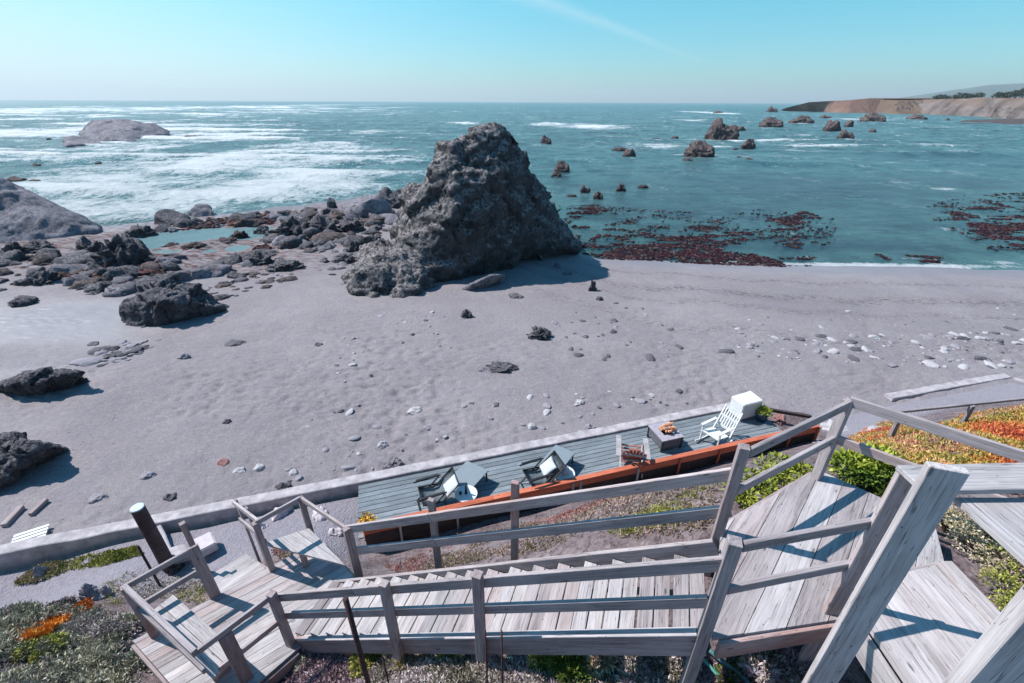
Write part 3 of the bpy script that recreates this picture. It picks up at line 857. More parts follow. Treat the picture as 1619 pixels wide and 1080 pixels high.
def place_rock(px, py, w, h, label, kind='crag', mat='rock_sea', z=SEA, name='sea_rock', cat='rock', seed=None, depth=0.8, group=None):
    """px,py: middle of the base line in the photograph, w,h: seen width and height in pixels"""
    base = Wz(px, py, z)
    D = base.y * CP + (CAM_Z - z) * SP
    W = w / FPX * D
    dep = W * depth
    Hh = max(0.12, (h / FPX * D - dep * 0.5 * (CAM_Z - z) / base.y * 0.9)) if base.y < 60 else h / FPX * D
    seed = RNG.randrange(5) if seed is None else seed
    o = mesh_obj(name, boulder(kind, seed), None)
    if not o.data.materials: o.data.materials.append(M[mat])
    o.data = o.data if o.data.materials[0] is M[mat] else _variant(kind, seed, mat)
    o.location = (base.x, base.y + dep * 0.5, z)
    o.scale = (W / 2, dep / 2, Hh)
    return tag(o, label, cat, group)
_VAR = {}
def _variant(kind, seed, mat):
    k = (kind, seed, mat)
    if k not in _VAR:
        m = BOULD[(kind, seed)].copy(); m.materials.clear(); m.materials.append(M[mat]); _VAR[k] = m
    return _VAR[k]

ROCKS = [
 (861, 230, 22, 15, 'round dark rock in open water just right of the stack top', 'smooth'),
 (888, 274, 32, 18, 'dark humped rock in the water right of the stack shoulder', 'crag'),
 (880, 281, 22, 9, 'low reddish rock touching the humped rock beside the stack', 'low'),
 (996, 250, 24, 14, 'dark knobbly rock at the end of a weedy ledge in the surf', 'crag'),
 (978, 238, 28, 5, 'thin weedy ledge just awash in the surf', 'low'),
 (925, 306, 24, 14, 'small weedy red rock, nearest of its row to the stack', 'clump'),
 (946, 316, 22, 14, 'small weedy rock lowest of the row right of the stack', 'clump'),
 (983, 303, 22, 14, 'small weedy red rock at the right of the row by the stack', 'clump'),
 (1018, 297, 20, 5, 'flat weedy rock awash right of the red rocks', 'low'),
 (902, 311, 20, 4, 'flat weedy rock awash beside the flank of the stack', 'low'),
 (1147, 222, 62, 33, 'largest brown rock with a bright domed top in the bay', 'crag'),
 (1112, 249, 58, 25, 'dark pyramid rock in front of the brown domed rock', 'crag'),
 (1187, 236, 30, 17, 'dark wedge rock right of and below the brown domed rock', 'crag'),
 (1172, 206, 26, 7, 'low dark rock tucked behind the brown domed rock', 'low'),
 (1086, 256, 24, 6, 'low black rock at the left foot of the pyramid rock', 'low'),
 (1185, 254, 15, 6, 'small black rock, right one of the pair below the wedge rock', 'low'),
 (1169, 250, 12, 4, 'tiny black rock, left one of the pair below the wedge rock', 'low'),
 (1165, 237, 14, 4, 'tiny low rock between the pyramid and wedge rocks', 'low'),
 (1068, 220, 16, 5, 'small rock awash left of the domed rock, the nearer to it', 'low'),
 (1036, 222, 16, 4, 'small rock awash left of the domed rock, the farther from it', 'low'),
 (1222, 177, 20, 10, 'dark knob rock off the tip of the red headland', 'crag'),
 (1226, 201, 44, 16, 'brown rounded rock at the left end of the bay rocks', 'crag'),
 (1278, 195, 52, 13, 'long double humped dark reef between brown rocks', 'crag'),
 (1322, 206, 30, 17, 'dark brown rock at the left of a pair in the mid bay', 'crag'),
 (1343, 199, 15, 11, 'small rounded dark rock behind the mid bay pair', 'smooth'),
 (1341, 219, 28, 15, 'dark pointed rock, nearest in the mid bay', 'crag'),
 (1390, 192, 44, 15, 'flat topped wedge rock off the cliffs', 'crag'),
 (1462, 187, 42, 8, 'low long reef before the cliffs', 'low'),
 (1382, 208, 14, 6, 'small lone rock right of the pointed rock', 'low'),
 (1371, 243, 10, 6, 'small lone black rock in calm water in the bay', 'smooth'),
 (1308, 186, 22, 6, 'low rock behind the double humped reef', 'low'),
 (1137, 178, 20, 4, 'far low rock breaking white near the horizon', 'low'),
 (1500, 188, 10, 4, 'tiny rock between two long reefs by the cliffs', 'low'),
 (290, 223, 40, 5, 'string of black rocks off the right tip of the islet', 'low'),
 (18, 247, 24, 5, 'black rock awash at the left edge of the surf', 'low'),
 (51, 266, 14, 4, 'small black rock in the surf below the left edge rock', 'low'),
 (150, 262, 14, 3, 'small black rock awash in foam under the islet', 'low'),
 (143, 196, 12, 3, 'tiny rock in the sea left of the islet crest', 'low'),
 (73, 225, 10, 3, 'tiny rock in the sea left of the islet shelf', 'low'),
 (43, 292, 22, 4, 'flat black rock just beyond the broad left rock', 'low'),
 (10, 292, 34, 7, 'low black ledge on top edge of the broad left rock', 'low'),
]
for i, r in enumerate(ROCKS):
    place_rock(r[0], r[1], r[2], r[3], r[4], r[5], 'rock_sea', seed=i % 5)
SHORE = [
 (250, 366, 72, 32, 'rounded dark boulder right of the broad left rock', 'smooth', 'rock'),
 (310, 345, 46, 20, 'grey boulder at the surf edge behind the dark one', 'smooth', 'rock_smooth'),
 (282, 366, 42, 20, 'dark boulder leaning against the rounded boulder', 'smooth', 'rock'),
 (368, 350, 30, 12, 'small boulder at the surf edge above the pools', 'smooth', 'rock'),
 (398, 346, 22, 10, 'small dark boulder second above the pools', 'smooth', 'rock'),
 (362, 358, 34, 14, 'dark boulder standing in the weed above the pools', 'smooth', 'rock'),
 (420, 345, 16, 10, 'small knob of rock at the surf above the pools', 'smooth', 'rock'),
 (480, 340, 34, 12, 'low dark rock at the surf left of the great boulder', 'low', 'rock'),
 (521, 332, 22, 18, 'upright dark rock at the surf left of the stack', 'smooth', 'rock'),
 (573, 350, 84, 42, 'large smooth pale topped boulder left of the stack', 'smooth', 'rock_smooth'),
 (610, 332, 66, 34, 'dark craggy rock pressed against the left of the stack', 'crag', 'rock'),
 (630, 318, 36, 18, 'small dark rock top beside the left flank of the stack', 'crag', 'rock'),
 (440, 384, 92, 42, 'lumpy dark rock mass at the right end of the pools', 'clump', 'rock'),
 (500, 378, 74, 38, 'lumpy grey rock mass between pools and the smooth boulder', 'clump', 'rock'),
 (545, 372, 60, 24, 'low dark rocks under the smooth boulder', 'clump', 'rock'),
 (560, 350, 40, 24, 'dark rock behind the lumpy grey mass', 'crag', 'rock'),
 (410, 372, 30, 14, 'small dark rock at the head of the pools', 'crag', 'rock'),
 (160, 432, 96, 62, 'large lumpy pile of boulders at the left of the pools', 'clump', 'rock'),
 (196, 412, 60, 34, 'dark boulder at the right of the lumpy pile', 'smooth', 'rock'),
 (206, 382, 60, 24, 'dark boulder behind the lumpy pile', 'clump', 'rock'),
 (120, 404, 56, 28, 'dark boulder left of the lumpy pile', 'clump', 'rock'),
 (62, 416, 46, 20, 'round grey boulder in front of the broad left rock', 'smooth', 'rock'),
 (86, 422, 22, 14, 'small grey boulder beside the round grey one', 'smooth', 'rock'),
 (36, 408, 70, 26, 'dark jumbled rocks under the broad left rock', 'clump', 'rock'),
 (8, 410, 40, 26, 'dark boulder at the left edge under the broad rock', 'clump', 'rock'),
 (143, 446, 36, 26, 'round boulder at the near foot of the lumpy pile', 'smooth', 'rock'),
 (36, 462, 74, 34, 'dark flat topped outcrop on the sand at the left edge', 'clump', 'rock'),
 (14, 492, 50, 22, 'low dark outcrop below the flat topped one', 'low', 'rock'),
 (400, 425, 60, 28, 'dark rock in the sand at the near side of the pools', 'clump', 'rock'),
 (440, 436, 74, 24, 'flat dark reef on the sand pointing to the stack', 'clump', 'rock'),
 (362, 446, 40, 14, 'low dark rock between the pools and cracked block', 'low', 'rock'),
 (345, 392, 56, 14, 'weedy red ledge between two pools', 'clump', 'rock_sea'),
 (293, 396, 44, 10, 'weedy red rock in the middle of the pools', 'clump', 'rock_sea'),
 (262, 398, 40, 12, 'weedy ledge at the left of the pools', 'clump', 'rock_sea'),
 (372, 382, 34, 16, 'dark weedy rock at the right of the pools', 'clump', 'rock_sea'),
 (340, 360, 34, 10, 'weedy red rock at the surf side of the pools', 'clump', 'rock_sea'),
 (140, 472, 26, 8, 'small dark rock on wet sand left of the cracked block', 'low', 'rock'),
 (850, 541, 48, 26, 'dark honeycombed rock alone on the open sand', 'clump', 'rock'),
 (737, 506, 26, 18, 'small dark rock on the sand below the stack', 'clump', 'rock'),
 (795, 596, 62, 22, 'low broken dark rock in the middle of the sand', 'clump', 'rock'),
 (765, 594, 34, 8, 'low grey rubble beside the broken rock', 'clump', 'rock_smooth'),
 (938, 462, 18, 22, 'small upright dark rock on the sand right of the stack', 'clump', 'rock'),
 (947, 476, 14, 9, 'small dark rock below the upright one on the sand', 'low', 'rock'),
 (815, 475, 36, 10, 'low dark rock on the sand under the pale slab', 'low', 'rock'),
 (898, 436, 16, 8, 'pale small rock at the edge of the stack shadow', 'low', 'rock_smooth'),
 (880, 424, 12, 10, 'pale upright stone in the shadow of the stack', 'crag', 'rock_smooth'),
 (557, 405, 30, 26, 'dark knob of rock left of the stack spur', 'clump', 'rock'),
 (535, 420, 44, 18, 'weedy dark rock left of the stack spur on sand', 'clump', 'rock'),
 (600, 408, 60, 30, 'rough grey rocks on the sand joining the spur', 'clump', 'rock'),
 (365, 553, 38, 8, 'long flat dark stone on smooth sand', 'low', 'stone_dark'),
 (500, 551, 18, 7, 'small dark stone right of the long flat one', 'low', 'stone_dark'),
 (357, 674, 16, 7, 'small black stone on the footprinted sand', 'low', 'stone_dark'),
 (284, 574, 24, 14, 'small heap of grey pebbles on the sand', 'clump', 'stone_grey'),
 (140, 553, 26, 7, 'dark low stones on wet sand under the cracked block', 'low', 'stone_dark'),
 (228, 764, 28, 12, 'oblong grey stone on the sand near the piling', 'low', 'stone_grey'),
 (347, 742, 24, 10, 'reddish round stone beside two pale ones', 'smooth', 'stone_red'),
 (376, 755, 24, 15, 'pale round stone beside the reddish one', 'smooth', 'stone_pale'),
 (406, 748, 20, 8, 'pale flat stone right of the pale round one', 'smooth', 'stone_pale'),
 (462, 756, 20, 10, 'pale stone of the pair above the dark heap', 'smooth', 'stone_pale'),
 (472, 765, 16, 9, 'grey stone of the pair above the dark heap', 'smooth', 'stone_grey'),
 (441, 786, 42, 18, 'heap of dark and grey stones against the wall', 'clump', 'rock'),
 (605, 712, 20, 16, 'pale round white stone on the sand above the deck', 'smooth', 'stone_pale'),
 (616, 748, 40, 24, 'rough brown rock on the sand just above the deck', 'clump', 'rock_smooth'),
 (842, 680, 17, 13, 'round pale ball of stone above the deck', 'smooth', 'stone_pale'),
 (147, 802, 32, 10, 'long grey stone by the wall at left', 'low', 'stone_grey'),
 (260, 800, 30, 12, 'ring of dark stones on sand near the piling', 'clump', 'stone_dark'),
 (656, 658, 30, 8, 'flat pale stone on the open sand above the deck', 'low', 'stone_pale'),
 (917, 641, 18, 10, 'square pale stone high above the deck on sand', 'low', 'stone_pale'),
 (935, 682, 22, 14, 'grey broken stone at the far edge of the deck wall', 'clump', 'stone_grey'),
 (924, 694, 26, 9, 'white broken shell rubble by the deck wall', 'clump', 'stone_pale'),
]
for i, r in enumerate(SHORE):
    b = Wz(r[0], r[1], -0.2)
    z = float(beach_h(np.array([b.x]), np.array([b.y]), False)[0]) - 0.03
    place_rock(r[0], r[1], r[2], r[3], r[4], r[5], r[6], z=z, name='shore_rock' if r[2] > 30 else 'stone', cat='rock' if r[2] > 30 else 'stone', seed=(i * 2) % 5)
# low broken ridge between the cracked block and the left rock
def scatter(n, poly, size, mats, label, group, name, seed, flat=(0.3, 0.6), elong=(1, 1.8), z_sink=0.2, axis=None, cat='stone', kinds=('low', 'smooth', 'crag')):
    rr = random.Random(seed)
    P = [Wz(px, py, -.2) for px, py in poly]
    xs = [p.x for p in P]; yy = [p.y for p in P]
    done = 0
    libs = [_lowpoly(k, s) for k in kinds for s in range(2)]
    while done < n:
        x = rr.uniform(min(xs), max(xs)); y = rr.uniform(min(yy), max(yy))
        ins = False
        for i in range(len(P)):
            a, b = P[i], P[i - 1]
            if (a.y > y) != (b.y > y) and x < (b.x - a.x) * (y - a.y) / (b.y - a.y) + a.x: ins = not ins
        if not ins or in_pool(x, y): continue
        done += 1
        s = size[0] + (size[1] - size[0]) * rr.random() ** 2.5
        m = rr.choice(mats)
        key = (id(rr.choice(libs)), m)
        base = rr.choice(libs)
        k2 = (base.name, m)
        if k2 not in _LPV:
            c = base.copy(); c.materials.clear(); c.materials.append(M[m]); _LPV[k2] = c
        o = mesh_obj(name, _LPV[k2]); 
        z = float(beach_h(np.array([x]), np.array([y]), False)[0])
        e = rr.uniform(*elong)
        hh = s * rr.uniform(*flat)
        o.location = (x, y, z - hh * z_sink); o.scale = (s * e, s, hh)
        o.rotation_euler = (rr.uniform(-.15, .15), rr.uniform(-.15, .15), rr.uniform(0, 6.28) if axis is None else axis + rr.uniform(-.4, .4))
        tag(o, label, cat, group)
_LPV = {}; _LP = {}
def _lowpoly(kind, s):
    if (kind, s) not in _LP:
        _LP[(kind, s)] = boulder_mesh(100 + s * 7 + len(kind), 3, 7, {'low': .25, 'smooth': .1, 'crag': .45}[kind])
    return _LP[(kind, s)]
scatter(46, [(120, 600), (160, 560), (215, 545), (270, 538), (250, 555), (190, 590)], (.10, .42), ['stone_dark', 'stone_grey', 'rock'], 'angular stone in the low broken ridge across the wet sand', 'stones of the low ridge in the sand', 'ridge_stone', 1, axis=0.45)
scatter(190, [(1130, 560), (1220, 535), (1430, 530), (1619, 520), (1619, 590), (1440, 592), (1300, 575), (1150, 580)], (.04, .24), ['stone_pale', 'stone_grey', 'stone_pale', 'stone_dark'], 'stone in the scatter on the sand right of the deck', 'stones scattered on the right of the sand', 'beach_stone', 2, flat=(.3, .7), kinds=('low', 'crag', 'smooth'))
scatter(46, [(880, 500), (1010, 470), (1060, 520), (1100, 570), (960, 590), (860, 560)], (.05, .22), ['stone_dark', 'stone_grey', 'stone_dark'], 'small dark stone scattered on the sand below the kelp line', 'small dark stones in the middle of the sand', 'dark_stone', 3)
scatter(60, [(420, 760), (560, 690), (760, 640), (960, 620), (1120, 620), (1140, 640), (760, 705), (560, 760)], (.04, .16), ['stone_pale', 'stone_grey', 'stone_grey', 'stone_dark'], 'small stone half sunk in the sand close above the deck wall', 'small stones in the sand above the deck wall', 'small_stone', 4)
scatter(50, [(560, 500), (700, 500), (720, 560), (600, 600), (560, 640), (700, 620), (480, 700)], (.04, .14), ['stone_pale', 'stone_grey', 'stone_dark'], 'small pebble on the open sand below the sea stack', 'pebbles on the open sand', 'pebble', 5)
scatter(60, [(300, 470), (420, 430), (470, 420), (490, 440), (400, 470), (320, 490)], (.10, .40), ['rock', 'stone_dark', 'rock_sea'], 'dark rubble stone on the sand edge of the rock shelf', 'rubble along the sand edge of the shelf', 'rubble_stone', 6, axis=0.4)
scatter(150, [(0, 420), (230, 400), (420, 400), (460, 420), (300, 450), (190, 480), (80, 450), (0, 470)], (.15, .95), ['rock', 'rock', 'stone_dark', 'rock_sea', 'rock_smooth'], 'weedy stone lying on the tide pool shelf', 'stones of the tide pool shelf', 'shelf_stone', 7, axis=0.5, flat=(.5, 1.0), kinds=('crag', 'crag', 'smooth'))
scatter(130, [(210, 370), (330, 345), (640, 335), (620, 375), (560, 395), (470, 405), (400, 372), (300, 362)], (.25, 1.1), ['rock', 'rock', 'rock', 'rock_smooth', 'rock_sea'], 'dark boulder in the jumble along the surf edge', 'boulders along the surf edge', 'boulder', 8, flat=(.6, 1.05), cat='boulder', kinds=('crag', 'crag', 'smooth'))
scatter(40, [(490, 400), (610, 370), (625, 395), (560, 440), (500, 440)], (.12, .6), ['rock', 'stone_dark', 'rock_smooth'], 'dark boulder on the sand left of the sea stack', 'boulders on the sand by the stack', 'boulder', 9, flat=(.4, .8), cat='boulder')
scatter(50, [(1140, 500), (1619, 470), (1619, 505), (1100, 545)], (.03, .12), ['stone_dark', 'stone_grey', 'stone_pale'], 'tiny stone on the smooth sand at the right', 'tiny stones on the smooth sand', 'pebble', 10)

# ------------------------------------------------------------------ kelp and weed lying in the shallows
def weed_patch(name, n, polys, size, zf, cols, label, seed):
    r = np.random.default_rng(seed)
    bm = ico(1); T = np.array([v.co[:] for v in bm.verts]); TF = np.array([[v.index for v in f.verts] for f in bm.faces]); bm.free()
    tot = sum(w for _, w in polys)
    PT = []
    for ip, (poly, w) in enumerate(polys):
        P = np.array([Wz(px, py, SEA)[:2] for px, py in poly])
        m = int(n * w / tot)
        x = r.uniform(P[:, 0].min(), P[:, 0].max(), m * 14); y = r.uniform(P[:, 1].min(), P[:, 1].max(), m * 14)
        ins = np.zeros(len(x), bool)
        for i in range(len(P)):
            a, b = P[i], P[i - 1]
            if a[1] != b[1]: ins ^= ((a[1] > y) != (b[1] > y)) & (x < (b[0] - a[0]) * (y - a[1]) / (b[1] - a[1]) + a[0])
        x, y = x[ins], y[ins]
        q = fbm(np.stack([x * .6, y * 1.3, x * 0 + 3], -1), 0.8, 4, 77) + .5 * fbm(np.stack([x * .3, y * .6, x * 0 + 9], -1), 0.4, 2, 71)
        ok = q + (.32 if ip == 0 else 0) > r.uniform(-0.10, 0.42, len(x))
        if name == 'shelf_seaweed': ok &= ~np.array([in_pool(a, b) for a, b in zip(x, y)])
        PT.append(np.stack([x[ok], y[ok]], -1)[:m])
    PT = np.concatenate(PT); N_ = len(PT); k = len(T)
    s = r.uniform(size[0], size[1], N_)[:, None, None]
    V = T[None] * (1 + r.uniform(-.35, .35, (N_, k, 1))) * s * np.stack([r.uniform(.8, 1.8, N_), np.ones(N_), r.uniform(.35, .9, N_)], -1)[:, None, :]
    a = r.uniform(0, 6.28, N_)[:, None]
    V = np.stack([V[..., 0] * np.cos(a) - V[..., 1] * np.sin(a) + PT[:, :1], V[..., 0] * np.sin(a) + V[..., 1] * np.cos(a) + PT[:, 1:], V[..., 2] + zf(PT[:, 0], PT[:, 1])[:, None]], -1)
    VV = [V.reshape(-1, 3)]; FF = [(TF[None] + (np.arange(N_) * k)[:, None, None]).reshape(-1, 3)]
    CC = [np.repeat(np.array(cols)[r.integers(len(cols), size=N_)] * r.uniform(.6, 1.3, (N_, 1)), k, 0)]
    me = np_mesh(name, np.concatenate(VV), np.concatenate(FF), False)
    set_color(me, 'tone', np.clip(np.concatenate(CC), 0, 1))
    t = NT(name + '_mat'); t.base(t.attr('tone')); t.set(Roughness=0.7, Specular_IOR_Level=0.1)
    o = mesh_obj(name, me, t.m)
    return tag(o, label, 'seaweed', None, 'stuff')
reds = [(0.022, 0.006, 0.011), (0.040, 0.009, 0.016), (0.014, 0.006, 0.012), (0.060, 0.016, 0.022), (0.014, 0.012, 0.018), (0.016, 0.012, 0.014), (0.05, 0.03, 0.022), (0.08, 0.066, 0.07), (0.018, 0.008, 0.015)]
weed_patch('seaweed', 12000, [([(940, 406), (990, 388), (1080, 384), (1160, 392), (1235, 412), (1240, 421), (1100, 416), (950, 409)], 4.5), ([(900, 400), (960, 360), (1100, 355), (1260, 372), (1300, 418), (1240, 421), (1100, 415)], 1.8),
                             ([(1000, 392), (1080, 366), (1180, 372), (1180, 392), (1080, 392)], .9),
                             ([(1500, 335), (1560, 320), (1640, 318), (1640, 392), (1590, 384), (1510, 352)], 3.6), ([(1450, 330), (1520, 305), (1640, 300), (1640, 400), (1560, 392)], 1.0),
                             ([(875, 330), (940, 322), (1010, 350), (960, 372), (905, 360)], .6),
                             ([(1210, 348), (1270, 332), (1300, 342), (1260, 362), (1215, 362)], .8),
                             ([(1010, 350), (1200, 330), (1320, 345), (1320, 390), (1120, 375)], .5),
                             ([(1380, 398), (1500, 405), (1480, 413), (1400, 408)], .3),
                             ([(880, 322), (1100, 335), (1080, 352), (900, 346)], .35)], (.035, .14), lambda x, y: SEA + 0.01 + 0 * x, reds, 'dark red kelp and weed choking the shallows at the beach edge', 5)
weed_patch('shelf_seaweed', 1500, [([(215, 385), (330, 352), (440, 345), (420, 372), (300, 372), (225, 400)], 1.0),
                             ([(100, 450), (230, 400), (420, 396), (440, 420), (330, 445), (190, 470)], 2.2),
                             ([(230, 372), (400, 350), (410, 362), (300, 384)], .8)], (.07, .25), lambda x, y: beach_h(x, y, False) + .02, reds + [(0.15, 0.055, 0.045)], 'red and brown weed spread over the tide pool shelf', 6)

# ------------------------------------------------------------------ far coast
def coast(name, pts_bottom, pts_top, back, mat, label, cat, seed, amp, nx=460, nz=26, nb=14, z0=SEA - 1, flutes=1.0):
    """cliff: waterline points and rim points in plan order, then a top sheet going back inland"""
    pb = np.array(pts_bottom, float); pt_ = np.array(pts_top, float)
    s = np.linspace(0, 1, len(pb)); u = np.linspace(0, 1, nx)
    B = np.stack([np.interp(u, s, pb[:, k]) for k in range(3)], -1)
    T = np.stack([np.interp(u, s, pt_[:, k]) for k in range(3)], -1)
    rows = []
    for j in range(nz):
        f = j / (nz - 1)
        R = B * (1 - f) + T * f
        ins = ridged(np.stack([R[:, 0] * 1.0, R[:, 1] * .3, R[:, 2] * 0.5], -1), 0.075, 4, seed) * amp * math.sin(math.pi * min(f + .05, 1))
        R = R + np.stack([np.zeros(nx), ins * flutes, np.zeros(nx)], -1)
        R[:, 2] += fbm(R, 0.05, 3, seed + 2) * amp * 0.10 * f
        rows.append(R)
    for j in range(1, nb):
        f = j / (nb - 1)
        R = rows[nz - 1] + np.array(back) * f
        R = R + np.stack([np.zeros(nx), np.zeros(nx), fbm(R, 0.02, 3, seed + 3) * amp * 0.06 * f], -1)
        rows.append(R)
    V = np.concatenate(rows); n = len(rows)
    idx = np.arange(n * nx).reshape(n, nx)
    F = np.stack([idx[:-1, :-1], idx[:-1, 1:], idx[1:, 1:], idx[1:, :-1]], -1).reshape(-1, 4)
    o = mesh_obj(name, np_mesh(name, V, F, True), mat)
    return tag(o, label, None, None, 'structure')
def cliff_mat(name, top, face, streak):
    t = NT(name); g = t.n('ShaderNodeNewGeometry'); s = t.n('ShaderNodeSeparateXYZ'); t.l(g.outputs['Normal'], s.inputs[0])
    p = g.outputs['Position']
    n1 = t.noise(t.mapping(p, (1, 1, 0.35)), 0.05, 8, 0.7)
    c = t.ramp(n1, [(0.35, streak), (0.5, face), (0.65, tuple(v * 1.35 for v in face))])
    c = t.mix(t.ramp(s.outputs[2], [(0.55, 0), (0.85, 1)]), c, top)
    n2 = t.noise(p, 0.03, 5, 0.6)
    c = t.mix(t.ramp(n2, [(0.5, 0), (0.6, 0.4)]), c, tuple(v * 0.6 for v in top))
    t.base(c); t.set(Roughness=0.95, Specular_IOR_Level=0.1)
    t.l(t.bump(t.noise(p, 0.3, 6, 0.7), 2.0, 0.8), t.b.inputs['Normal'])
    return t.m
cl = cliff_mat('cliff', (0.17, 0.12, 0.09), (0.18, 0.15, 0.145), (0.07, 0.062, 0.062))
cl_red = cliff_mat('red_cliff', (0.19, 0.115, 0.09), (0.20, 0.125, 0.105), (0.12, 0.085, 0.075))
cl_dark = cliff_mat('shelf_rock', (0.10, 0.085, 0.085), (0.10, 0.085, 0.085), (0.05, 0.05, 0.05))
hillm = cliff_mat('far_hill', (0.06, 0.10, 0.07), (0.07, 0.10, 0.08), (0.04, 0.07, 0.06))
def L(px, py, y): w = Wy(px, py, y); return (w.x, w.y, w.z)
coast('headland', [Wz(1232, 173, SEA), Wz(1270, 175, SEA), Wz(1340, 177, SEA), Wz(1385, 177, SEA), Wz(1400, 177, SEA)],
      [L(1240, 169, 640), L(1278, 159, 580), L(1345, 155.5, 560), L(1375, 153, 560), L(1395, 154, 560)], (200, 40, 1.5), cl_red, 'low red brown headland pointing into the sea', 'headland', 3, 5, flutes=.5)
_cb = [(1383, 177, 155), (1420, 178, 156), (1460, 178, 154.5), (1500, 180, 153), (1560, 183, 152), (1640, 189, 151.5), (1760, 200, 150)]
_b = [Wz(x_, y_, SEA) for x_, y_, _ in _cb]
coast('cliffs', _b, [L(x_ - 2, t_, b_.y + 34) for (x_, _, t_), b_ in zip(_cb, _b)], (320, 60, -3), cl, 'pale brown fluted sea cliffs along the right of the bay', 'cliffs', 5, 10)
coast('reef_shelf', [Wz(1515, 192, SEA), Wz(1570, 194, SEA), Wz(1640, 198, SEA), Wz(1760, 214, SEA)],
      [L(1522, 187, 300), L(1575, 185, 310), L(1640, 184, 290), L(1760, 198, 220)], (60, 12, -.6), cl_dark, 'dark rock shelf under the cliffs', 'reef', 8, 2.5)
hx = [(1385, 159.5), (1440, 153), (1480, 144), (1510, 139), (1540, 135), (1565, 131), (1600, 129), (1660, 126), (1760, 120), (1900, 124)]
coast('far_hill', [Wy(px, 161, 5200) for px, _ in hx], [L(px, py, 5600) for px, py in hx], (300, 2500, -200), hillm, 'blue hazy hill far beyond the cliffs', 'hill', 9, 50)
def far_tree(px, py, w, h, y, label, seed):
    b = Wy(px, py, y)
    r = np.random.default_rng(seed)
    D = y
    W = w / FPX * D; Hh = h / FPX * D
    root = empty('tree', b - Vector((0, 0, 1)), label, 'tree', 'dark trees on the cliff top')
    bm = bmesh.new(); add_tube(bm, [(0, 0, -2), (0, 0, Hh * .5)], W * .05, W * .03, 6)
    mesh_obj('trunk', bm_mesh('trunk', bm), M['pile'], root)
    VV, FF = [], []; k = 0
    for i in range(420):
        d = r.normal(size=3); d /= np.linalg.norm(d); rad = r.uniform(.55, 1.0) * (1 + .25 * math.sin(3 * d[0] + seed) + .2 * math.sin(7 * d[1]))
        c = np.array([d[0] * W / 2 * rad, d[1] * W / 2 * rad, Hh * .55 + d[2] * Hh * .5 * rad + 1])
        a = r.normal(size=(3, 3)) * W * .055
        VV.append(c + a); FF.append([k, k + 1, k + 2]); k += 3
    mesh_obj('crown', np_mesh('crown', np.concatenate(VV), FF), M['leaf_dark'], root)
M['leaf_dark'] = flat_mat('dark_foliage', (0.03, 0.05, 0.035), 0.4, 1.0, 0.9)
for i, (px, py, w, h, y, lb) in enumerate([(1487, 154, 20, 4, 560, 'low wide dark tree at the left end of the cliff top row'), (1523, 153, 26, 5, 555, 'wide dark tree second from left on the cliff top'), (1545, 152, 12, 7, 550, 'small round tree between wide ones on the cliff top'),
        (1580, 153, 20, 8, 520, 'rounded dark tree in the gap before the tall pair'), (1604, 150, 20, 8, 500, 'tall dark tree in the cliff top pair at right'), (1616, 148, 16, 10, 500, 'tallest dark tree at the right edge of the cliff top')]):
    far_tree(px, py, w, h, y, lb, 40 + i)

# ------------------------------------------------------------------ bluff (slope between the house and the beach)
def back_line(x): return 8.24 + 0.284 * x
def wall_line(x): return 9.36 + 0.300 * x
DU = Vector((0.958, 0.287, 0)); DN = Vector((-0.287, 0.958, 0))
ctrl = []
for x in (-18, -15, -12, -9, -7):
    ctrl.append((x, wall_line(x) - 0.2, .36)); ctrl.append((x, wall_line(x) - 1.2, .40))
for x in (-16, -12.5, -10): ctrl.append((x, wall_line(x) - 2.4, .9))
ctrl += [(-8.3, 5.8, .5), (-7.1, 6.1, .55), (-6.4, 6.6, .5), (-5.3, 5.9, .8), (-5.3, 7.3, .4), (-4.2, 7.4, .4), (-4.0, 6.0, 1.0), (-4.6, 5.0, 1.45), (-6.2, 4.9, 1.2), (-7.3, 4.4, 1.45),
         (-4.9, 3.5, 2.0), (-3.5, 2.7, 2.15), (-3.0, 3.4, 2.15), (-3.4, 5.1, 1.6), (-2.4, 4.7, 1.95), (-6.3, 3.2, 2.15), (-9, 4.0, 1.6), (-12, 3.5, 1.8),
         (-9, 2.0, 3.0), (-5.5, 2.0, 3.2), (-4.3, 2.0, 3.1), (-3.0, 2.2, 3.0), (-9, -1, 5), (-5, 0, 4.7), (-14, 0, 4.2), (-16, -4, 6), (-5, -4, 6.2), (0, -4, 6.6), (5, -4, 6.8), (12, -4, 6.6),
         (-2.2, 3.2, 2.45), (-1.3, 2.9, 3.05), (-.3, 2.65, 3.62), (.6, 2.2, 4.05), (1.5, 1.9, 4.25), (2.6, 1.9, 4.3), (-1, 1.9, 4.0), (0.5, 1.2, 4.6), (2, .8, 4.7),
         (-1.4, 4.3, 2.5), (-.3, 4.0, 3.2), (1.0, 3.6, 4.15), (2.0, 3.5, 4.75), (2.9, 4.0, 4.95), (2.4, 2.7, 4.5), (3.6, 4.4, 4.8), (3.4, 1.4, 4.95), (4.2, 2.6, 5.0), (4.3, 1.2, 5.2), (5.2, 2.2, 5.1), (4.8, 3.6, 4.8), (5.2, 4.6, 4.6),
         (6, 5.2, 4.45), (7.0, 5.9, 4.2), (8.3, 6.4, 4.05), (10, 6.9, 3.95), (12.5, 7.4, 3.9), (8, 4.5, 4.7), (11, 4, 4.9), (5, 0, 5.6), (9, 0, 5.8),
         (5.1, 5.6, 3.9), (6.4, 7.3, 2.6), (8.2, 8.0, 2.3), (10.5, 8.8, 2.1), (13, 9.6, 2.1)]
for x in (-3.2, -1.5, 0.5, 2.5, 4.5, 6.5, 8.6):
    ctrl.append((x, back_line(x) - .1, .22)); ctrl.append((x, back_line(x) - .75, .32 + .03 * (x + 3)))
    ctrl.append((x, wall_line(x) - .3, .3))
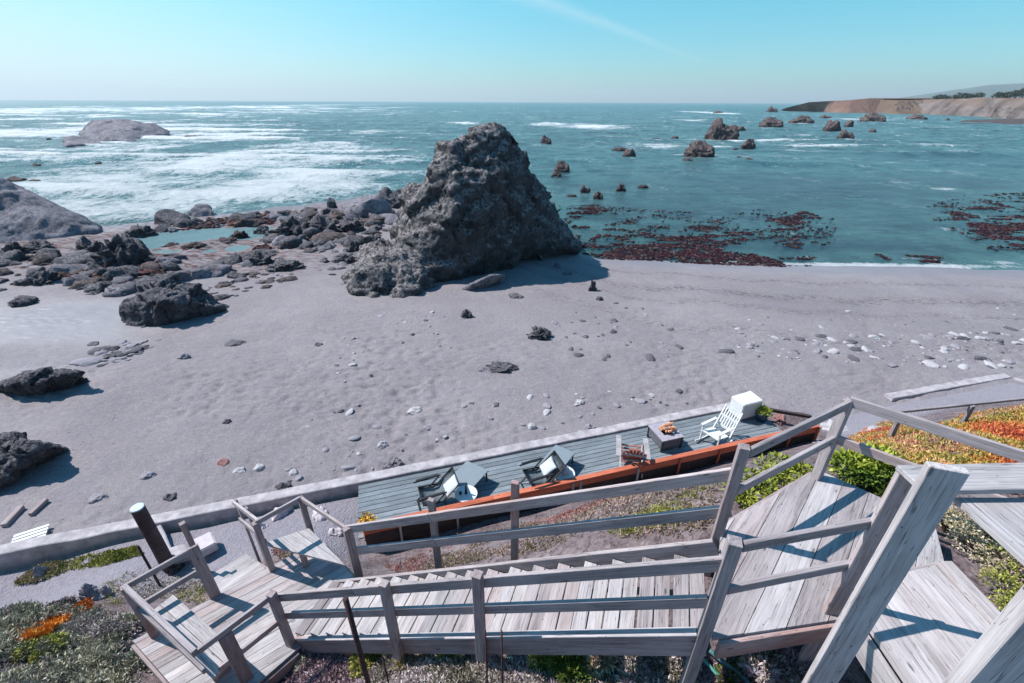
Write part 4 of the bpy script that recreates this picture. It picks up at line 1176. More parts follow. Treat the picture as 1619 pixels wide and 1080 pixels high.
for x in (-1.8, .2, 2.2, 3.8, 5.3): ctrl.append((x, back_line(x) - 2.3, [1.35, 1.75, 2.1, 2.2, 1.9][int((x + 1.8) / 1.9)]))
for x in (10, 12, 15, 18): ctrl.append((x, back_line(x) + .1, .25)); ctrl.append((x, wall_line(x) + 2, -.5))
CT = np.array(ctrl)
def _tps(r2): return np.where(r2 > 0, 0.5 * r2 * np.log(r2 + 1e-12), 0)
_d2 = ((CT[:, None, :2] - CT[None, :, :2]) ** 2).sum(-1)
_n = len(CT)
_A = np.zeros((_n + 3, _n + 3)); _A[:_n, :_n] = _tps(_d2) + np.eye(_n) * 0.02
_A[:_n, _n] = 1; _A[:_n, _n + 1:] = CT[:, :2]; _A[_n, :_n] = 1; _A[_n + 1:, :_n] = CT[:, :2].T
_w = np.linalg.solve(_A, np.concatenate([CT[:, 2], [0, 0, 0]]))
def bluff_h(x, y, fine=True):
    x = np.atleast_1d(np.asarray(x, float)); y = np.atleast_1d(np.asarray(y, float))
    out = np.empty(len(x))
    for i in range(0, len(x), 20000):
        X_, Y_ = x[i:i + 20000], y[i:i + 20000]
        d = (X_[:, None] - CT[None, :, 0]) ** 2 + (Y_[:, None] - CT[None, :, 1]) ** 2
        out[i:i + 20000] = _tps(d) @ _w[:_n] + _w[_n] + _w[_n + 1] * X_ + _w[_n + 2] * Y_
    if fine:
        P_ = np.stack([x, y, np.zeros_like(x)], -1)
        k = np.clip((out - .4) / 1.0, 0.08, 1)
        out = out + k * (0.05 * fbm(P_, 1.1, 4, 61) + 0.02 * fbm(P_, 6, 3, 62))
    return out
xs = np.linspace(-20, 18, 560); tt = np.linspace(0, 1, 330)
XX, TT = np.meshgrid(xs, tt, indexing='ij')
YF = np.where(XX < 7.4, wall_line(XX) - .05, np.where(XX < 8.6, back_line(XX) + 1.1, back_line(XX) + 1.1))
YY = -6 + (YF + 6) * (0.35 * TT + 0.65 * (1 - (1 - TT) ** 1.3))
HH = bluff_h(XX.ravel(), YY.ravel())
idx = np.arange(XX.size).reshape(XX.shape)
F = np.stack([idx[:-1, :-1], idx[1:, :-1], idx[1:, 1:], idx[:-1, 1:]], -1).reshape(-1, 4)
me = np_mesh('bluff', np.stack([XX.ravel(), YY.ravel(), HH], -1), F, True)
sandy = np.clip((0.95 - HH) / 0.35, 0, 1) * np.clip((-2.9 - XX.ravel()) / .8, 0, 1)
sandy = np.maximum(sandy, np.clip((0.9 - HH) / .3, 0, 1) * np.clip((XX.ravel() - 9.2) / .5, 0, 1))
at = me.attributes.new('sandy', 'FLOAT', 'POINT'); at.data.foreach_set('value', sandy.astype(np.float32))
def bluff_mat():
    t = NT('bluff_earth'); p = t.co()
    n1 = t.noise(p, 1.3, 6, 0.65); n2 = t.noise(p, 11, 6, 0.7); v = t.voronoi(p, 26)
    c = t.ramp(n1, [(0.35, (0.115, 0.09, 0.095)), (0.5, (0.19, 0.155, 0.165)), (0.66, (0.27, 0.225, 0.235))])
    c = t.mix(t.ramp(n2, [(0.36, .8), (0.5, 0)]), c, (0.05, 0.035, 0.035))
    c = t.mix(t.ramp(n2, [(0.57, 0), (0.7, .6)]), c, (0.38, 0.33, 0.34))
    c = t.mix(t.ramp(v, [(0.12, .6), (0.22, 0)]), c, (0.34, 0.26, 0.25))
    s = t.attr('sandy', 'Fac')
    c = t.mix(s, c, t.ramp(n2, [(0.3, (0.215, 0.205, 0.235)), (0.7, (0.30, 0.285, 0.325))]))
    t.base(c); t.set(Roughness=.95, Specular_IOR_Level=.15)
    t.l(t.bump(t.math('ADD', n2, t.math('MULTIPLY', v, -.4)), 0.05, .9), t.b.inputs['Normal'])
    return t.m
bluff = mesh_obj('terrain', me, bluff_mat()); tag(bluff, 'brown earth bluff', None, None, 'structure')

# ------------------------------------------------------------------ beach wall
def wall(name, p0, p1, th, z0, z1, label, mat='concrete', cat='wall', seed=0):
    p0 = Vector((p0[0], p0[1], 0)); p1 = Vector((p1[0], p1[1], 0)); d = (p1 - p0); Lh = d.length; u = d.normalized()
    n = int(Lh / .12)
    r = np.random.default_rng(seed)
    root = None
    V = []; 
    prof = [(-th / 2, z0), (-th / 2, z1 - .015), (-th / 2 + .02, z1), (th / 2 - .02, z1), (th / 2, z1 - .015), (th / 2, z0)]
    nv = Vector((-u.y, u.x, 0))
    for i in range(n + 1):
        c = p0 + u * (Lh * i / n)
        for a, z in prof:
            q = c + nv * a
            V.append((q.x, q.y, z))
    V = np.array(V)
    V += np.stack([fbm(V, 1.5, 3, seed), fbm(V, 1.5, 3, seed + 9), fbm(V, 1.2, 3, seed + 4)], -1) * 0.018
    m = len(prof); F = []
    for i in range(n):
        for j in range(m - 1):
            a = i * m + j
            F.append((a, a + m, a + m + 1, a + 1))
    me = np_mesh(name, V, F, False)
    bm = bmesh.new(); bm.from_mesh(me)
    bm.verts.ensure_lookup_table()
    bm.faces.new([bm.verts[j] for j in range(m)]); bm.faces.new([bm.verts[n * m + j] for j in range(m)][::-1])
    bmesh.ops.recalc_face_normals(bm, faces=bm.faces); bm.to_mesh(me); bm.free()
    c = (p0 + p1) / 2
    me.transform(Matrix.Translation((-c.x, -c.y, 0)))
    o = mesh_obj(name, me, M[mat]); o.location = (c.x, c.y, 0)
    return tag(o, label, cat)
DO = Vector((-3.78, 8.29, 0))     # far left corner of the deck
wall('seawall', DO + DN * .17 - DU * 14.5, DO + DN * .17 + DU * 11.9, .30, -.8, .66, 'long low pale concrete wall between the sand and the deck', seed=3)
a_ = Wz(1405, 624, .14); b_ = Wz(1592, 590, .14); c_ = Wz(1660, 612, .14)
wall('seawall', (a_.x, a_.y), (b_.x, b_.y), .30, -.6, .16, 'short pale concrete wall on the sand at the right edge', seed=4)
wall('seawall', (b_.x + .1, b_.y - .18), (c_.x, c_.y), .24, -.6, .15, 'return of the pale concrete wall running back at the right edge', seed=5)
q0 = Wz(242, 800, .6)
_c1 = Wz(246, 835, .62); _c2 = Wz(272, 893, .62)
wall('curb', (_c1.x, _c1.y), (_c2.x, _c2.y), .22, -.2, .60, 'pale concrete curb running back from the seawall beside the piling', cat='curb', seed=6)

# ------------------------------------------------------------------ beach deck
ZD = 0.60
DECK_L = 11.75; DECK_W = 1.62
ddk = empty('deck', DO + Vector((0, 0, .3)), 'grey green plank deck along the seawall', 'deck')
dpoly = [(DO - DN * .0)[:2], (DO + DU * DECK_L)[:2], (DO + DU * DECK_L - DN * DECK_W)[:2], (DO - DN * DECK_W)[:2]]
planks('plank', [tuple(p) for p in dpoly], math.atan2(DU.y, DU.x), 0.147, ZD, .035, M['deckwood'], ddk, gap=.016, jitter=.002)
board('beam', DO - DN * .3 + Vector((0, 0, .46)), DO - DN * .3 + DU * DECK_L + Vector((0, 0, .46)), .14, .05, M['darkwood'], ddk)
board('beam', DO - DN * 1.3 + Vector((0, 0, .46)), DO - DN * 1.3 + DU * DECK_L + Vector((0, 0, .46)), .14, .05, M['darkwood'], ddk)

# stained retaining fence behind the deck
RB = DO - DN * (DECK_W + .06)
rw = empty('retaining_fence', RB + Vector((0, 0, .2)), 'low orange stained plank fence along the back of the deck', 'fence')
def RP(s, n, z): return RB + DU * s - DN * n + Vector((0, 0, z))
s_end = 12.35
segs = [(.15, 3.0), (3.0, 6.1), (6.1, 9.2), (9.2, s_end)]
for a, b in segs:
    board('cap_board', RP(a + .002, .04, 1.02), RP(b - .002, .04, 1.02), .135, .032, M['redwood'], rw, side=DN)
    board('face_board', RP(a + .002, .055, .895), RP(b - .002, .055, .895), .20, .035, M['redwood'], rw)
    board('lower_shade_board', RP(a + .002, .05, .62), RP(b - .002, .05, .62), .33, .034, M['darkwood'], rw)  # near-black boards put the shadow zone below the fence into colour
    board('lower_shade_board', RP(a + .002, .05, .28), RP(b - .002, .05, .28), .33, .034, M['darkwood'], rw)
for s in (.9, 2.15, 3.55, 4.95, 5.15, 6.7, 7.9, 9.1, 10.3, 11.4):
    board('cleat', RP(s, .10, .1), RP(s, .10, .98), .045, .05, M['redwood'] if s > 7 else M['wood_pale'], rw, side=DU)
board('end_board', RP(s_end + .03, .05, .1), RP(s_end + .03, .05, 1.0), .05, .16, M['redwood'], rw, side=DU)

# ------------------------------------------------------------------ wooden stairs: levels
ZL1, ZL2 = 5.24, 2.47
RT1, RT2 = 6.31, 3.55            # top rail heights at the two landings
C_ = Vector((1.54, 2.13, 0)); G_ = Vector((-2.96, 3.60, 0)); B_ = Vector((2.04, 3.07, 0)); K3 = Vector((-2.37, 4.55, 0))
A_ = Vector((3.46, 3.86, 0)); E_ = Vector((2.68, 2.31, 0))
run = (G_ - C_); RUNL = run.length; ed = run.normalized(); wd = Vector((-ed.y, ed.x, 0))
if wd.y < 0: wd = -wd
def V3(p, z): return Vector((p.x, p.y, z))
def rail(name, p0, p1, parent, w=.115, t=.038, mat='wood', side=None):
    return board(name, p0, p1, w, t, M[mat], parent, side=side)

# --- flight
fl = empty('wooden_stairs', V3(G_, ZL2), 'long weathered plank stair flight falling from right to left', 'stairs')
NT_ = 17; rise = (ZL1 - ZL2) / (NT_ + 1); go = (RUNL + .05) / NT_
for i in range(NT_):
    z = ZL1 - rise * (i + 1)
    s0 = -.07 + go * i
    c = C_ + ed * (s0 + go / 2) + wd * .425
    bm = bmesh.new()
    off = RNG.uniform(-.004, .004)
    for k, sh in ((-1, 0), (1, 0)):
        r = bmesh.ops.create_cube(bm, size=1)
        bmesh.ops.scale(bm, vec=(.80, go / 2 - .012, .038), verts=r['verts'])
        bmesh.ops.translate(bm, vec=(RNG.uniform(-.004, .004), k * (go / 4), RNG.uniform(-.0015, .0015)), verts=r['verts'])
    bmesh.ops.bevel(bm, geom=bm.edges[:], offset=.004, segments=1, affect='EDGES')
    o = mesh_obj('tread', bm_mesh('tread', bm), M['wood_pale' if RNG.random() < .45 else 'wood'])
    o.parent = fl
    Mx = Matrix((wd, -ed, Vector((0, 0, 1)))).transposed().to_4x4(); Mx.translation = V3(c, z - .02)
    o.matrix_basis = fl.matrix_basis.inverted() @ Mx
    # cleats holding the tread
    for wv in (.035, .82):
        board('cleat', V3(C_ + ed * (s0 + .02) + wd * wv, z - .07), V3(C_ + ed * (s0 + go - .02) + wd * wv, z - .07), .06, .035, M['wood_post'], fl)
def slope_z(s, dz): return ZL1 - (ZL1 - ZL2) * s / RUNL + dz
for wv, dz0, nm in ((0.0, -.115, 'stringer'), (.855, -.09, 'stringer')):
    e_ = 0 if wv == 0 else -.16
    p0 = V3(C_ + wd * wv + ed * e_, slope_z(e_, dz0)); p1 = V3(G_ + wd * wv - ed * .05, slope_z(RUNL - .05, dz0))
    board(nm, p0, p1, .28, .045, M['wood_post' if wv == 0 else 'wood'], fl)
board('edge_cap', V3(C_ + wd * .0 + ed * .05, slope_z(.05, .035)), V3(G_ - ed * .1, slope_z(RUNL - .1, .035)), .075, .02, M['wood_pale'], fl, side=wd)
def s_on(P0, px, py):
    a, b, c = ray(px, py); q = a / b
    return (P0.x - q * P0.y) / (q * ed.y - ed.x)
def RTz(s): return RT1 - (RT1 - RT2) * s / RUNL
# near side posts and rails
PN = C_ - wd * .05
nposts = [(s_on(PN, 758, 908), .55), (s_on(PN, 612, 928), .5)]
for s, dn in nposts:
    p = PN + ed * s - wd * .02
    post('post', p.x, p.y, RTz(s) - 1.32, RTz(s) + .03, .089, .085, math.atan2(ed.y, ed.x), M['wood_post'], fl)
def on_line(P0, px, py):
    s = s_on(P0, px, py); a, b, c = ray(px, py); p = P0 + ed * s
    return Vector((p.x, p.y, CAM_Z + c * p.y / b))
PR = PN + wd * .05
for nm, (l0, l1p), w_ in (('handrail', ((440, 946), (1150, 889)), .125), ('mid_rail', ((452, 974), (1124, 949)), .115)):
    e0 = on_line(PR, *l0); e1 = on_line(PR, *l1p); m_ = e0 + (e1 - e0) * .272
    gp = (e1 - e0).normalized() * .002
    rail(nm, e0, m_ - gp, fl, w=w_); rail(nm, m_ + gp, e1, fl, w=w_)
# far side posts and rails
PF = C_ + wd * 1.12
sB = (B_ - C_).dot(ed); sK = (K3 - C_).dot(ed)
for px, py in ((813, 790), (684, 835)):
    s = s_on(PF, px, py)
    p = PF + ed * s + wd * .06
    post('post', p.x, p.y, RTz(s) - 1.55, RTz(s) - .02, .089, .06, math.atan2(ed.y, ed.x), M['wood_post'], fl)
for nm, (l0, l1p) in (('handrail', ((550, 838), (1172, 746))), ('mid_rail', ((563, 872), (1156, 806)))):
    e0 = on_line(PF, *l0); e1 = on_line(PF, *l1p); m_ = e0 + (e1 - e0) * .30
    gp = (e1 - e0).normalized() * .002
    rail(nm, e0, m_ - gp, fl, w=.135); rail(nm, m_ + gp, e1, fl, w=.135)

# --- upper landing
l1 = empty('stair_landing', (2.6, 3.0, ZL1 - .2), 'upper plank landing with railings above the stair flight', 'landing')
poly1 = [(1.60, 2.10), (2.74, 2.26), (3.90, 2.60), (4.30, 3.25), (3.56, 3.98), (2.12, 3.20)]
planks('plank', poly1, math.radians(47), .235, ZL1, .04, (M['wood_pale'], M['wood']), l1, gap=.006, jitter=.003)
board('joist', (1.66, 2.085, ZL1 - .13), (2.72, 2.245, ZL1 - .13), .20, .045, M['wood_post'], l1)
board('joist', (2.13, 3.23, ZL1 - .15), (3.52, 4.0, ZL1 - .15), .18, .045, M['wood_post'], l1)
board('joist', (1.75, 2.5, ZL1 - .14), (3.9, 3.0, ZL1 - .14), .18, .045, M['wood_post'], l1)
post('support_post', 2.35, 2.45, 4.1, ZL1 - .05, .10, .10, .3, M['wood_post'], l1)
post('support_post', 3.3, 3.0, 4.3, ZL1 - .05, .10, .10, .3, M['wood_post'], l1)
a1 = math.atan2((A_ - B_).y, (A_ - B_).x)
post('post', C_.x, C_.y, 3.85, RT1 + .03, .092, .092, math.atan2(ed.y, ed.x), M['wood'], l1)
post('post', B_.x, B_.y + .03, 4.6, RT1 + .03, .09, .085, math.atan2(ed.y, ed.x), M['wood_post'], l1)
post('post', A_.x, A_.y, 4.5, RT1 - .005, .09, .09, a1, M['wood'], l1)
post('post', E_.x, E_.y, 4.3, 6.80, .14, .04, math.radians(-5), M['wood'], l1)
ab = (A_ - B_).normalized(); abn = Vector((-ab.y, ab.x, 0))
for nm, z in (('handrail', RT1 - .045), ('mid_rail', RT1 - .50)):
    rail(nm, V3(B_ + ab * .06 - abn * .0, z), V3(A_ - abn * .02, z), l1, w=.10)
Ar = Vector((5.9, 1.7, 0)); ar = (Ar - A_).normalized()
rail('handrail', V3(A_, RT1 - .02) + ar * .01, V3(A_ + ar * 2.6, RT1 + .02), l1, w=.11)
rail('mid_rail', V3(A_, RT1 - .50), V3(A_ + ar * 1.5, RT1 - .50), l1, w=.10)
ceN = Vector((.16, -.98, 0))
rail('handrail', V3(C_, RT1 - .03) + Vector((.06, .0, 0)), (E_.x - .0, E_.y + .035, RT1 - .03), l1, w=.085)
rail('mid_rail', V3(C_, RT1 - .50) + Vector((.06, .0, 0)), (E_.x, E_.y + .035, RT1 - .50), l1, w=.085)

# --- upper walkway beside the landing
wk = empty('walkway', (3.3, 1.4, 5.3), 'raised plank walkway coming down to the landing at the right', 'walkway')
polyw = [(2.78, -1.2), (3.86, -1.2), (3.86, 2.66), (2.78, 2.42)]
planks('plank', polyw, math.radians(90), .27, ZL1 + .17, .045, M['wood_pale'], wk, gap=.005, jitter=.004)
board('skirt_board', (2.755, -1.2, ZL1 + .00), (2.755, 2.40, ZL1 + .00), .24, .04, M['wood_pale'], wk)
board('skirt_board', (2.79, 2.45, ZL1 + .06), (3.86, 2.69, ZL1 + .06), .12, .04, M['wood'], wk)
board('edge_board', (3.80, -1.2, ZL1 + .195), (3.80, 2.64, ZL1 + .195), .13, .04, M['wood_pale'], wk, side=(1, 0, 0))
post('support_post', 2.70, 0.8, 4.2, ZL1 + .1, .09, .09, 0, M['wood_post'], wk)
# close railing of the walkway
nr = empty('near_railing', (1.95, 1.57, 4.3), 'close thick weathered post with wide boards in the right foreground', 'railing')
post('post', 1.955, 1.545, 3.9, 7.56, .15, .045, math.radians(-17), M['wood_pale'], nr)
board('wide_board', Vector((2.60, 2.215, 6.825)), Vector((3.75, 2.235, 6.84)), .235, .04, M['wood_pale'], nr, side=(0, 1, 0))
board('wide_board', Vector((3.08, 2.13, 6.74)), Vector((3.08, 0.4, 6.74)), .45, .04, M['wood_pale'], nr, side=(1, 0, .0))
post('post', 3.1, 0.45, 4.8, 6.715, .09, .09, 0, M['wood'], nr)
post('post', 1.80, .93, 5.2, 8.1, .15, .075, math.radians(-17), M['wood_pale'], nr)

# --- lower landing with benches
l2 = empty('stair_landing', (-3.7, 3.9, ZL2 - .3), 'lower plank landing with corner benches at the foot of the long flight', 'landing')
H1 = Vector((-4.40, 4.22, 0)); H2 = Vector((-4.92, 3.66, 0)); H3 = Vector((-3.54, 2.88, 0)); K1 = Vector((-3.76, 4.66, 0)); K2 = Vector((-3.29, 5.14, 0))
poly2 = [(-5.16, 3.58), (-3.56, 2.62), (-2.86, 3.50), (-2.30, 4.42), (-3.22, 5.20)]
planks('plank', poly2, math.radians(38), .14, ZL2, .038, (M['wood_pale'], M['wood_pale'], M['wood']), l2, gap=.007, jitter=.003)
edges2 = [(poly2[i], poly2[(i + 1) % 5]) for i in range(5)]
for (a, b) in edges2:
    a = Vector((a[0], a[1], 0)); b = Vector((b[0], b[1], 0)); d = (b - a).normalized(); nn = Vector((d.y, -d.x, 0)) * .024
    board('joist', V3(a + nn + d * .02, ZL2 - .13), V3(b + nn - d * .02, ZL2 - .13), .17, .04, M['wood_post'], l2)
for p, zt, w, t_, mt in ((H1, RT2, .14, .04, 'wood_post'), (H2, RT2 - .03, .085, .085, 'wood_post'), (K1, RT2 - .03, .085, .085, 'wood_post'), (K2, RT2 - .03, .085, .085, 'wood_post'), (K3, RT2 + .0, .12, .085, 'wood_post')):
    post('post', p.x, p.y, 1.3, zt, w, t_, math.radians(43), M[mt], l2)
post('post', G_.x - .02, G_.y - .06, 1.9, RT2 + .03, .09, .09, math.atan2(ed.y, ed.x), M['wood_post'], l2)
_m = H3 + (G_ - H3) * .32
post('post', _m.x, _m.y, 1.7, RT2 - .1, .15, .05, math.atan2((G_ - H3).y, (G_ - H3).x), M['wood_post'], l2)
def seg_rail(a, b, z, nm='handrail', w=.085, t=.038, e0=.0, e1=.0):
    d = (b - a).normalized()
    rail(nm, V3(a + d * e0, z), V3(b - d * e1, z), l2, w=w, t=t)
zt = RT2 - .045
seg_rail(H1, H2, zt); seg_rail(H1, H2, zt - .42, 'mid_rail', e0=.03, e1=.05)
seg_rail(H2, H3, zt + .002, e0=.0, e1=.0, w=.10, t=.06); seg_rail(H2, H3, zt - .42, 'mid_rail', e0=.05, e1=.05)
seg_rail(H3, G_, zt - .002, e0=.03, e1=.04); seg_rail(H3, G_, zt - .50, 'mid_rail', e0=.1, e1=.05)
seg_rail(K1, K2, zt, e0=.0, e1=.0); seg_rail(K2, K3, zt + .002, e0=.03, e1=.03); pass
# benches
kb = empty('bench', V3((K1 + K2 + K3) / 3, ZL2), 'triangular corner bench of wide boards on the lower landing', 'bench')
tri = [(-3.86, 4.78), (-2.46, 4.42), (-3.26, 5.08)]
planks('seat_board', tri, math.radians(-31), .42, ZL2 + .44, .035, M['wood_pale'], kb, gap=.006)
board('leg', (-3.25, 4.72, ZL2 + .003), (-3.25, 4.72, ZL2 + .40), .09, .04, M['wood_post'], kb, side=(1, .5, 0))
hb = empty('bench', V3((H2 + H3) / 2, ZL2), 'long narrow plank bench along the outer rail of the lower landing', 'bench')
d23 = (H3 - H2).normalized(); n23 = Vector((-d23.y, d23.x, 0))
for k in range(2):
    o_ = n23 * (.11 + .17 * k)
    board('seat_board', V3(H2 + o_ + d23 * .04, ZL2 + .42), V3(H3 + o_ - d23 * .02, ZL2 + .42), .164, .036, M['wood_pale'], hb, side=n23)
for k in (.25, 1.3):
    board('leg', V3(H2 + n23 * .2 + d23 * k, ZL2 + .003), V3(H2 + n23 * .2 + d23 * k, ZL2 + .40), .26, .04, M['wood_post'], hb, side=n23)

# --- last steps to the patio
ls = empty('wooden_steps', (-4.8, 5.2, .9), 'short steps leaving the lower landing toward the beach', 'steps')
dv = Vector((-.746, .666, 0)); wv_ = Vector((.68, .73, 0)); mid = (H1 + K1) / 2
for i in range(5):
    c = mid + dv * (.14 + .27 * i)
    z = ZL2 - .17 * (i + 1)
    board('tread', V3(c - wv_ * .33, z), V3(c + wv_ * .33, z), .26, .038, M['wood_pale'], ls, side=dv)
for s in (-.35, .35):
    board('stringer', V3(mid + wv_ * s + dv * .03, ZL2 - .2), V3(mid + wv_ * s + dv * 1.45, ZL2 - 1.15), .2, .038, M['wood_post'], ls)
Kb = K1 + dv * 1.45; Hb = H1 + dv * 1.45
for nm, dz in (('handrail', 0), ('mid_rail', -.42)):
    rail(nm, V3(K1 + wv_ * .045, zt + dz - .01), V3(Kb + wv_ * .045, zt + dz - .66), ls, w=.085)
for k in (.55, 1.0): 
    p = K1 + dv * 1.45 * k + wv_ * .09
    post('post', p.x, p.y, 1.0, zt - .62 * k, .085, .04, math.radians(-42), M['wood_post'], ls)
post('post', Hb.x + .1, Hb.y, .9, zt - .62, .085, .085, math.radians(-42), M['wood_post'], ls)
for (pts, z, lb, mt) in (([(303, 856), (334, 841), (343, 860), (312, 876)], .82, 'pinkish square concrete slab beside the foot of the steps', 'slab'),
                     ([(268, 868), (292, 861), (302, 876), (274, 885)], .75, 'pale lower slab next to the foot of the piling', 'concrete')):
    P_ = [Wz(a, b, z) for a, b in pts]
    bm = bmesh.new(); vb = [bm.verts.new((p.x, p.y, z - .22)) for p in P_]; vt = [bm.verts.new(p) for p in P_]
    bm.faces.new(vt); bm.faces.new(vb[::-1])
    for i in range(4): bm.faces.new((vb[i], vb[(i + 1) % 4], vt[(i + 1) % 4], vt[i]))
    bmesh.ops.recalc_face_normals(bm, faces=bm.faces); bmesh.ops.bevel(bm, geom=bm.edges[:], offset=.02, segments=2, affect='EDGES')
    me = bm_mesh('slab', bm); c = sum(P_, Vector()) / 4; me.transform(Matrix.Translation(-c))
    o = mesh_obj('slab', me, M[mt]); o.location = c; tag(o, lb, 'slab')

# piling, rods
def rod(name, base, top, r, mat, label, cat, seg=14, r1=None):
    base = Vector(base); top = Vector(top)
    bm = bmesh.new(); add_tube(bm, [Vector((0, 0, 0)), (top - base) * .5 + Vector((r * .1, 0, 0)), top - base], r, r1 or r, seg)
    o = mesh_obj(name, bm_mesh(name, bm, seg > 8), M[mat]); o.location = base
    return tag(o, label, cat)
pb_ = Wz(266, 893, .6)
pile = empty('piling', (pb_.x, pb_.y, .2), 'dark round wooden piling standing by the seawall', 'post')
bm = bmesh.new(); add_tube(bm, [(0, 0, 0), (.0, .0, 1.0), (-.01, 0, 1.99)], .125, .115, 24)
o = mesh_obj('shaft', bm_mesh('shaft', bm), M['pile'], pile)
bm = bmesh.new(); bmesh.ops.create_cone(bm, cap_ends=True, segments=24, radius1=.117, radius2=.108, depth=.02); bmesh.ops.translate(bm, vec=(-.01, 0, 2.0), verts=bm.verts)
mesh_obj('end_grain', bm_mesh('end_grain', bm), M['pile_top'], pile)
def ground_at(x, y): return float(bluff_h([x], [y])[0])
def rod_px(px0, py0, px1, py1, ybase, r, mat, label, cat='rod', name='metal_rod'):
    """top pixel and a lower pixel on a rod standing at plan depth ybase"""
    t_ = Wy(px0, py0, ybase)
    return rod(name, (t_.x, t_.y, ground_at(t_.x, t_.y) - .2), t_, r, mat, label, cat, seg=10)
rod_px(548, 948, 566, 1080, 2.55, .026, 'rust', 'thick rusty iron pipe upright before the stair railing', 'pipe', 'iron_pipe')
rod_px(769, 996, 778, 1080, 2.40, .009, 'rust', 'thin rusty rod, left of the pair under the stair railing')
rod_px(795, 998, 808, 1080, 2.34, .009, 'rust', 'thin rusty rod, right of the pair under the stair railing')
rod_px(607, 1040, 612, 1080, 2.45, .010, 'rust', 'short rusty rod in the shrubs below the stair flight')
rod_px(219, 866, 228, 912, 5.6, .022, 'rust', 'thin dark stake left of the piling', 'stake', 'stake')

# wire fence at the right on the bluff edge
f0 = Wy(1400, 651, 6.1); f1 = Wy(1640, 625, 7.1)
wf = empty('wire_fence', (f0.x, f0.y, 4.2), 'low wire mesh fence with a wooden rail at the far right', 'fence')
board('rail', f0, f1, .045, .04, M['wood'], wf)
fd = (f1 - f0)
for k in (.09, .53, .97):
    p = f0 + fd * k; post('post', p.x, p.y - .04, 3.2, p.z, .10, .05, math.atan2(fd.y, fd.x), M['wood'], wf)
bm = bmesh.new()
nW = 44
for i in range(nW):
    k = i / (nW - 1); p = f0 + fd * k
    add_tube(bm, [p - Vector((0, 0, 1.0)), p - Vector((0, 0, .02))], .0016, seg=3, cap=False)
for j in range(12):
    q = Vector((0, 0, -.03 - .085 * j)); add_tube(bm, [f0 + q, f1 + q], .0016, seg=3, cap=False)
me = bm_mesh('mesh', bm); me.transform(Matrix.Translation(-Vector((f0.x, f0.y, 4.2))))
mesh_obj('wire_mesh', me, M['stone_grey'], wf)

def Wt(px, py):
    """point of the bluff seen at a photo pixel"""
    a, b, c = ray(px, py)
    ks = np.linspace(2.2, 16, 700)
    z = CAM_Z + c * ks; h = bluff_h(a * ks, b * ks, False)
    i = int(np.argmax(z <= h))
    k = ks[i] if z[i] <= h[i] else ks[-1]
    return Vector((a * k, b * k, float(h[i])))

# ------------------------------------------------------------------ furniture on the beach deck
def parts_obj(name, fn, mat, parent, smooth=False):
    bm = bmesh.new(); fn(bm)
    o = mesh_obj(name, bm_mesh(name, bm, smooth), M[mat]); o.parent = parent
    return o
def quad_center(pts): return sum(pts, Vector()) / len(pts)

def low_table(pix, z, label):
    P_ = [Wz(a, b, z) for a, b in pix]; c = quad_center(P_)
    u = ((P_[1] - P_[0]) + (P_[2] - P_[3])); v = ((P_[3] - P_[0]) + (P_[2] - P_[1]))
    lu, lv = u.length / 2, v.length / 2; a = math.atan2(u.y, u.x)
    r = empty('table', (c.x, c.y, ZD), label, 'table', rz=a)
    h = z - ZD
    parts_obj('tabletop', lambda bm: (add_box(bm, (0, 0, h - .015), (lu, lv, .03)), bmesh.ops.bevel(bm, geom=bm.edges[:], offset=.006, segments=1, affect='EDGES')), 'tabletop', r)
    parts_obj('apron', lambda bm: [add_box(bm, c_, s_) for c_, s_ in (((0, lv / 2 - .04, h - .05), (lu - .06, .02, .04)), ((0, -lv / 2 + .04, h - .05), (lu - .06, .02, .04)), ((lu / 2 - .04, 0, h - .05), (.02, lv - .1, .04)), ((-lu / 2 + .04, 0, h - .05), (.02, lv - .1, .04)))], 'black', r)
    for sx in (-1, 1):
        for sy in (-1, 1):
            parts_obj('leg', lambda bm: add_box(bm, (sx * (lu / 2 - .04), sy * (lv / 2 - .04), (h - .03) / 2 + .001), (.03, .03, h - .032)), 'black', r)
    return r
low_table([(743, 728), (775, 747), (742, 773), (704, 760)], ZD + .36, 'square grey table between the leftmost chair and the wall')
low_table([(883, 702), (911, 718), (886, 742), (851, 731)], ZD + .36, 'square grey table beside the second folding chair from left')

